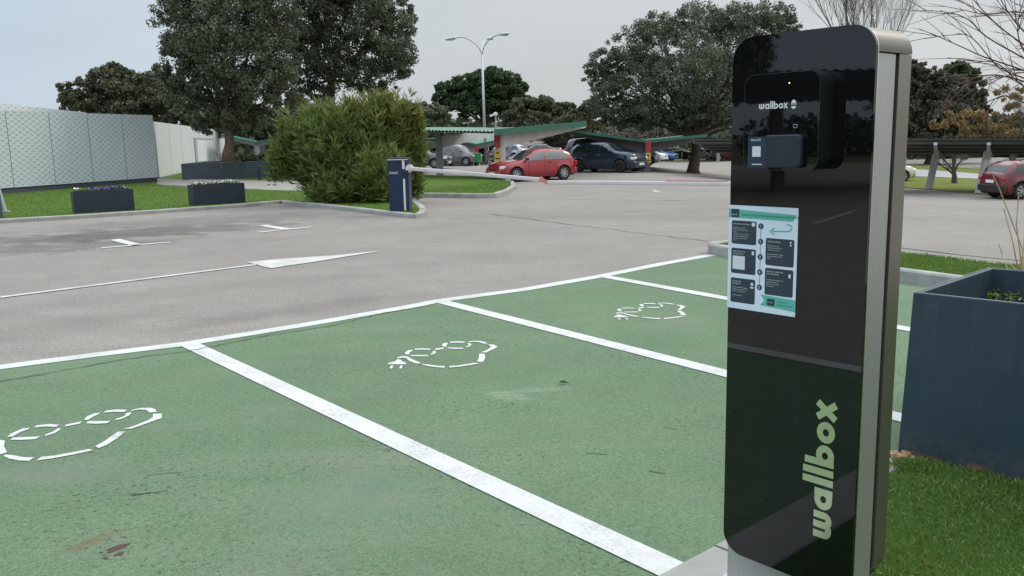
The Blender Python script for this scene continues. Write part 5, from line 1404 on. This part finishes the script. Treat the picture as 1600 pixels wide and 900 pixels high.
def signs(parent,p,loc,w_=.34,two=True,h0=0):
    mb=MB(); mb.box(p-loc+Vector((0,-.2,0)),(w_,.02,.55)); s1=mb.build('warning_sign',M['red'],parent)
    mb=MB(); mb.box(p-loc+Vector((0,-.215,.05)),(w_*.55,.006,.22)); mb.box(p-loc+Vector((0,-.215,-.18)),(w_*.75,.006,.06)); mb.build('sign_print',mat('dull_red_print',(.30,.02,.02),.5),s1)
    mb=MB(); mb.box(p-loc+Vector((0,-.2,-.62)),(w_,.02,.55)); s2=mb.build('camera_sign',M['yellow'],parent)
    mb=MB(); mb.box(p-loc+Vector((0,-.215,-.50)),(w_*.4,.006,.08),Matrix.Rotation(R(20),4,'Y')); mb.box(p-loc+Vector((0,-.215,-.75)),(w_*.7,.006,.05)); mb.build('sign_print',M['ink'],s2)
# left carport
b1=G(785,284); b2=G(688,278)
cp=empty('carport',b1); tag(cp,'green-roofed cantilever carport with warning signs on its near post','carport'); loc=b1.copy()
Ab=AT(640,203,b2.y-1.6); Bb_=AT(772,205.5,b1.y-1.2); Cb=AT(916,192.5,b1.y+4.2); 
e=(Bb_-Ab).normalized(); Bz=Bb_; Ab=Bz-e*14; Db=Ab+(Cb-Bz)
Ad=AT(640,199.5,Ab.y+5); Bd=AT(776,199.8,Bz.y+5); ee=(Bd-Ad).normalized(); Ad=Bd-ee*14
mb=MB(); corr_sheet(mb,Ab-loc,Bz-loc,Bd-loc,Ad-loc,.28,.035); o=mb.build('left_roof_wing',M['rooftop'],cp)
mb=MB(); plate(mb,[p-loc-Vector((0,0,.09)) for p in (Ab+e*.1,Bz-e*.1,Bd-ee*.1,Ad+ee*.1)],.02); mb.build('roof_lining',M['roofunder'],cp)
D2=AT(905,198.5,Cb.y+6)
mb=MB(); corr_sheet(mb,Bz-loc,Bd-loc,D2-loc,Cb-loc,.28,.02); mb.build('right_roof_wing',M['rooftop'],cp)
mb=MB(); d=(Cb-Bz); plate(mb,[Bz-loc,Bz+d-loc,Bz+d-loc+e*.05,Bz-loc+e*.05],.26,Vector((0,0,1)));mb.v=[(a,b,c-.16) for a,b,c in mb.v]; mb.build('gable_trim',M['roofgreen'],cp)
for k,bp in enumerate((b1,b2)):
    q=Bz-e*((Bz-bp).dot(e))
    topz=AT(777,210,b1.y).z
    mb=MB(); mb.box(Vector((bp.x,bp.y,(bp.z+topz)/2))-loc,(.34,.30,topz-bp.z)); mb.build('post',M['steel_light'] if k==0 else M['steel'],cp)
    mb=MB(); st_=Vector((bp.x,bp.y,topz+.02)); tipp=st_+Vector((d.x,d.y,0))*.93; tipp.z=st_.z+(Cb.z-Bz.z)*.9+.05
    cantilever(mb,st_-loc,tipp-loc,.62,.12,.16); mb.build('beam',M['steel_light'],cp)
signs(cp,AT(777,221,b1.y-.02),loc,.28)
# camera pole
ch=empty('surveillance_camera',AT(775,206,b1.y)); tag(ch,'white security camera on a short pole above the signed carport post','camera')
mb=MB(); hp_=AT(775,180,b1.y).z-ch.location.z; mb.tube([(0,0,-.1),(0,0,hp_)],.035,7); mb.build('pole',M['galv'],ch)
mb=MB(); mb.box((.0,0,hp_+.05),(.16,.16,.16)); mb.box((-.14,-.05,hp_+.0),(.26,.12,.10),Matrix.Rotation(R(-20),4,'Y')); mb.build('housing',M['white'],ch,bevel=.03)
def v_carport(label,vx,vy,lx,ly,rx,ry,Y,ext,basepx,fascia,postm,top,sign=False,depth=.35,ly2=None):
    V=AT(vx,vy,Y); Lp=AT(lx,ly,Y+.0); Rp=AT(rx,ry,Y+1.0); gb=G(*basepx); o=empty('carport',Vector((V.x,V.y,gb.z))); tag(o,label,'carport'); loc=o.location.copy(); ex=Vector(ext)
    mb=MB(); corr_sheet(mb,V-loc,V+ex-loc,Rp+ex-loc,Rp-loc,.3,.03); mb.build('right_roof_wing',top,o)
    mb=MB(); corr_sheet(mb,V-loc,V+ex-loc,Lp+ex-loc,Lp-loc,.3,.03); mb.build('left_roof_wing',top,o)
    mb=MB(); plate(mb,[V-loc+Vector((0,-.05,0)),Rp-loc+Vector((0,-.05,0)),Rp-loc,V-loc],.14); plate(mb,[V-loc+Vector((0,-.05,0)),Lp-loc+Vector((0,-.05,0)),Lp-loc,V-loc],.14); mb.v=[(a,b,c-.08) for a,b,c in mb.v]; mb.build('gable_trim',M['roofgreen'],o)
    for k in (0.06,.5,.95):
        v0=V+ex*k-Vector((0,0,.08))
        mb=MB(); cantilever(mb,v0-loc,Lp+ex*k-loc-Vector((0,0,.1)),depth,.10,.15); mb.build('beam',fascia,o)
        mb=MB(); cantilever(mb,v0-loc,Rp+ex*k-loc-Vector((0,0,.1)),depth,.10,.15); mb.build('beam',fascia,o)
        zb=TH(v0.x,v0.y); mb=MB(); mb.box(Vector((v0.x,v0.y,(v0.z+zb)/2-.1))-loc,(.34,.3,v0.z-zb)); mb.build('post',postm,o)
    if sign: signs(o,AT(vx,vy+6,Y-.05)+Vector((0,.0,-.05)),loc,.27)
    return o
v_carport('pale V-shaped butterfly carport with red sign beyond the first carport',745,226,690,216,806,214,G(745,258).y,(-4,12,0.1),(745,258),M['steel_light'],M['steel_light'],M['rooftop'],True)
v_carport('dark butterfly carport over the midnight blue crossover and white hatchback',1012,221,888,203.5,1105,211,G(1012,269).y,(1.5,14,0),(1012,269),M['steel_dark'],M['steel_dark'],M['roofgreen'],True,depth=.6)
v_carport('second dark carport further back with slanting props right of the red hatchback',815,232,700,214,905,211,G(815,249).y+4,(6,16,0),(815,249),M['steel_dark'],M['steel_dark'],M['steel_dark'],depth=.4)
v_carport('distant carport roof behind the great oak trunk',1120,222,1060,219,1180,216,96,(6,14,0),(1120,250),M['steel'],M['steel'],M['steel_light'],depth=.3)
v_carport('small distant carport behind the oak planter',400,222,345,211,450,213,66,(-2,10,0),(400,240),M['steel'],M['steel'],M['roofgreen'],depth=.25)
# right carport
pr1=G(1451,296); pr2=G(1529,302)
er=(pr2-pr1); er.z=0; sp_=er.length; er.normalize(); o=empty('carport',pr1); tag(o,'long grey carport seen from below its eave, over the dark red crossover','carport'); loc=pr1.copy()
Ye=pr1.y-3.5
E0=AT(1380,215,Ye+1.0); E1=AT(1640,214.5,Ye-2.0); ev=(E1-E0).normalized(); E0=E0-ev*9; E1=E1+ev*6
toB=Vector((-ev.y,ev.x,0)); toB=toB if toB.y>0 else -toB
B0_=E0+toB*4.3-Vector((0,0,.62)); B1_=E1+toB*4.3-Vector((0,0,.62))
mb=MB(); corr_sheet(mb,E0-loc,E1-loc,B1_-loc,B0_-loc,.25,.03); mb.build('roof_sheet',M['steel_light'],o)
mb=MB(); plate(mb,[p-loc-Vector((0,0,.08)) for p in (E0,E1,B1_,B0_)],.02); mb.build('roof_lining',M['roofunder'],o)
for k in (.06,.35,.64,.93):
    p=E0.lerp(B0_,k)-Vector((0,0,.2)); q=E1.lerp(B1_,k)-Vector((0,0,.2)); mb=MB(); mb.tube([p-loc,q-loc],.075,4); mb.build('purlin',M['steel_dark'],o)
for k in (-1,0,1,2,3):
    bs=pr1+er*sp_*k; bs.z=TH(bs.x,bs.y); 
    s=(bs-E0).dot(ev); tp=E0+ev*s+toB*3.6; zt=tp.z-.62*3.6/4.3-.12
    tpp=Vector((bs.x,bs.y,zt))+toB*.0
    mb=MB(); lean=Vector((.30,0,0)); d=tpp+lean-bs; rot=d.to_track_quat('Z','Y').to_matrix().to_4x4(); mb.box((bs+tpp+lean)/2-loc,(.25,.25,d.length),rot); mb.build('post',M['steel_light'],o)
    mb=MB(); cantilever(mb,tpp+lean-loc+Vector((0,0,.05)),E0+ev*(s+.2)-Vector((0,0,.22))-loc,.5,.12,.15); mb.build('beam',M['steel_light'],o)

# ------------------------------------------------------------------ lamp post
Yl=68.0; lb=AT(759,252,Yl); lb.z=TH(lb.x,lb.y)
lp=empty('street_lamp',lb); tag(lp,'tall galvanised street lamp with three curved arms and cobra heads','street lamp')
tpz=AT(753,83,Yl)
mb=MB(); tl=tpz-lb; tl.x+=0; mb.tube([(0,0,0),tl*.5,tl],[.13,.10,.075],10); mb.build('pole',M['galv'],lp,smooth=True)
def larm(pts,dy):
    P=[AT(x,y,Yl+dy*i/(len(pts)-1))-lb for i,(x,y) in enumerate(pts)]; P=smooth_path(P); mb=MB(); mb.tube(P,.045,7); mb.build('arm',M['galv'],lp,smooth=True)
    e_=P[-1]; d=(P[-1]-P[-2]).normalized(); hd_=MB(); rot=d.to_track_quat('X','Z').to_matrix().to_4x4()
    hd_.lathe([(0,-.1),(.10,-.08),(.19,.15),(.21,.45),(.12,.75),(0,.82)],Matrix.Translation(e_)@rot@Matrix.Rotation(R(90),4,'Y')@Matrix.Diagonal((.65,1,1,1)),12); h=hd_.build('lamp_head',M['galv'],lp,smooth=True)
    mb=MB(); mb.lathe([(0,-.10),(.13,-.07),(.18,0)],Matrix.Translation(e_+d*.38-Vector((0,0,.06)))@Matrix.Diagonal((1.6,1,1,1)),12); mb.build('lamp_glass',M['lamp_clear'],h,smooth=True)
larm([(753,86),(748,74),(735,63),(722,58),(712,59)],-.4)
larm([(753,86),(757,72),(766,60),(777,55),(782,54)],-.6)
larm([(753,86),(753,72),(757,62),(763,60)],2.2)

# ------------------------------------------------------------------ reflection side: what stands to the left of the viewpoint
def simple_oak(label,x,y,h,r,n,seed):
    rs_=random.Random(seed); lobes=[]
    for i in range(12):
        a=rs_.uniform(0,6.28); q=rs_.uniform(.1,.65)*r; lobes.append((np.array([x+math.cos(a)*q,y+math.sin(a)*q,h*rs_.uniform(.5,.85)]),(r*.42,r*.42,h*.2)))
    return tree('holm_oak',label,'tree',Vector((x,y,TH(x,y))),lobes,n,.16,'oak_leaf',.35,fork=Vector((x,y,h*.36)),clump=.3)
def pol(az,d): return math.sin(R(az))*d+PX,math.cos(R(az))*d+PY
x_,y_=pol(-95,27); simple_oak('holm oak left of the viewpoint, mirrored in the black pedestal front',x_,y_,7.2,2.9,24000,2)
x_,y_=pol(-90,34); simple_oak('second holm oak left of the viewpoint seen only as a reflection',x_,y_,6.5,4.0,16000,3)
x_,y_=pol(-107,52); simple_oak('third holm oak behind the left carport seen only as a reflection',x_,y_,5.2,4,12000,6)
x_,y_=pol(-84,44); simple_oak('fourth holm oak far left of the viewpoint seen only as a reflection',x_,y_,8,5,14000,8)
x_,y_=pol(-105,24)
o=empty('carport',(x_,y_,0),R(80)); tag(o,'green carport left of the viewpoint, mirrored in the pedestal front','carport')
mb=MB(); corr_sheet(mb,(-9,-2.5,3.2),(9,-2.5,3.2),(9,2.5,2.6),(-9,2.5,2.6),.3,.03); mb.build('roof_sheet',M['roofunder'],o)
mb=MB(); mb.box((0,0,2.65),(18,.2,.25)); mb.build('beam',M['steel_dark'],o)
for x in (-7.5,-2.5,2.5,7.5):
    mb=MB(); mb.box((x,0,1.3),(.3,.3,2.6)); mb.build('post',M['steel_dark'],o)
P=[]
for i in range(90):
    a=R(rng.uniform(-140,-70)); d_=rng.uniform(62,70); k=150; dd=rnd_dir(k)
    P.append(np.array([math.sin(a)*d_,math.cos(a)*d_,1.2])+dd*np.array([3,3,1.8])*(rng.random((k,1))**.4))
o=leaves('boundary_hedge',np.concatenate(P),.6,M['hedge'],None,.8); tag(o,kind='stuff')
mb=MB()
for a_,b_ in (((-9,3.2),(-11.5,1.6)),((-8.2,6.2),(-10.6,5.0)),((-12.5,0),(-15.5,-1.5))): ribbon(mb,[a_,b_],.12,.009)
tag(mb.build('lane_line',M['paint_thin']),kind='structure')
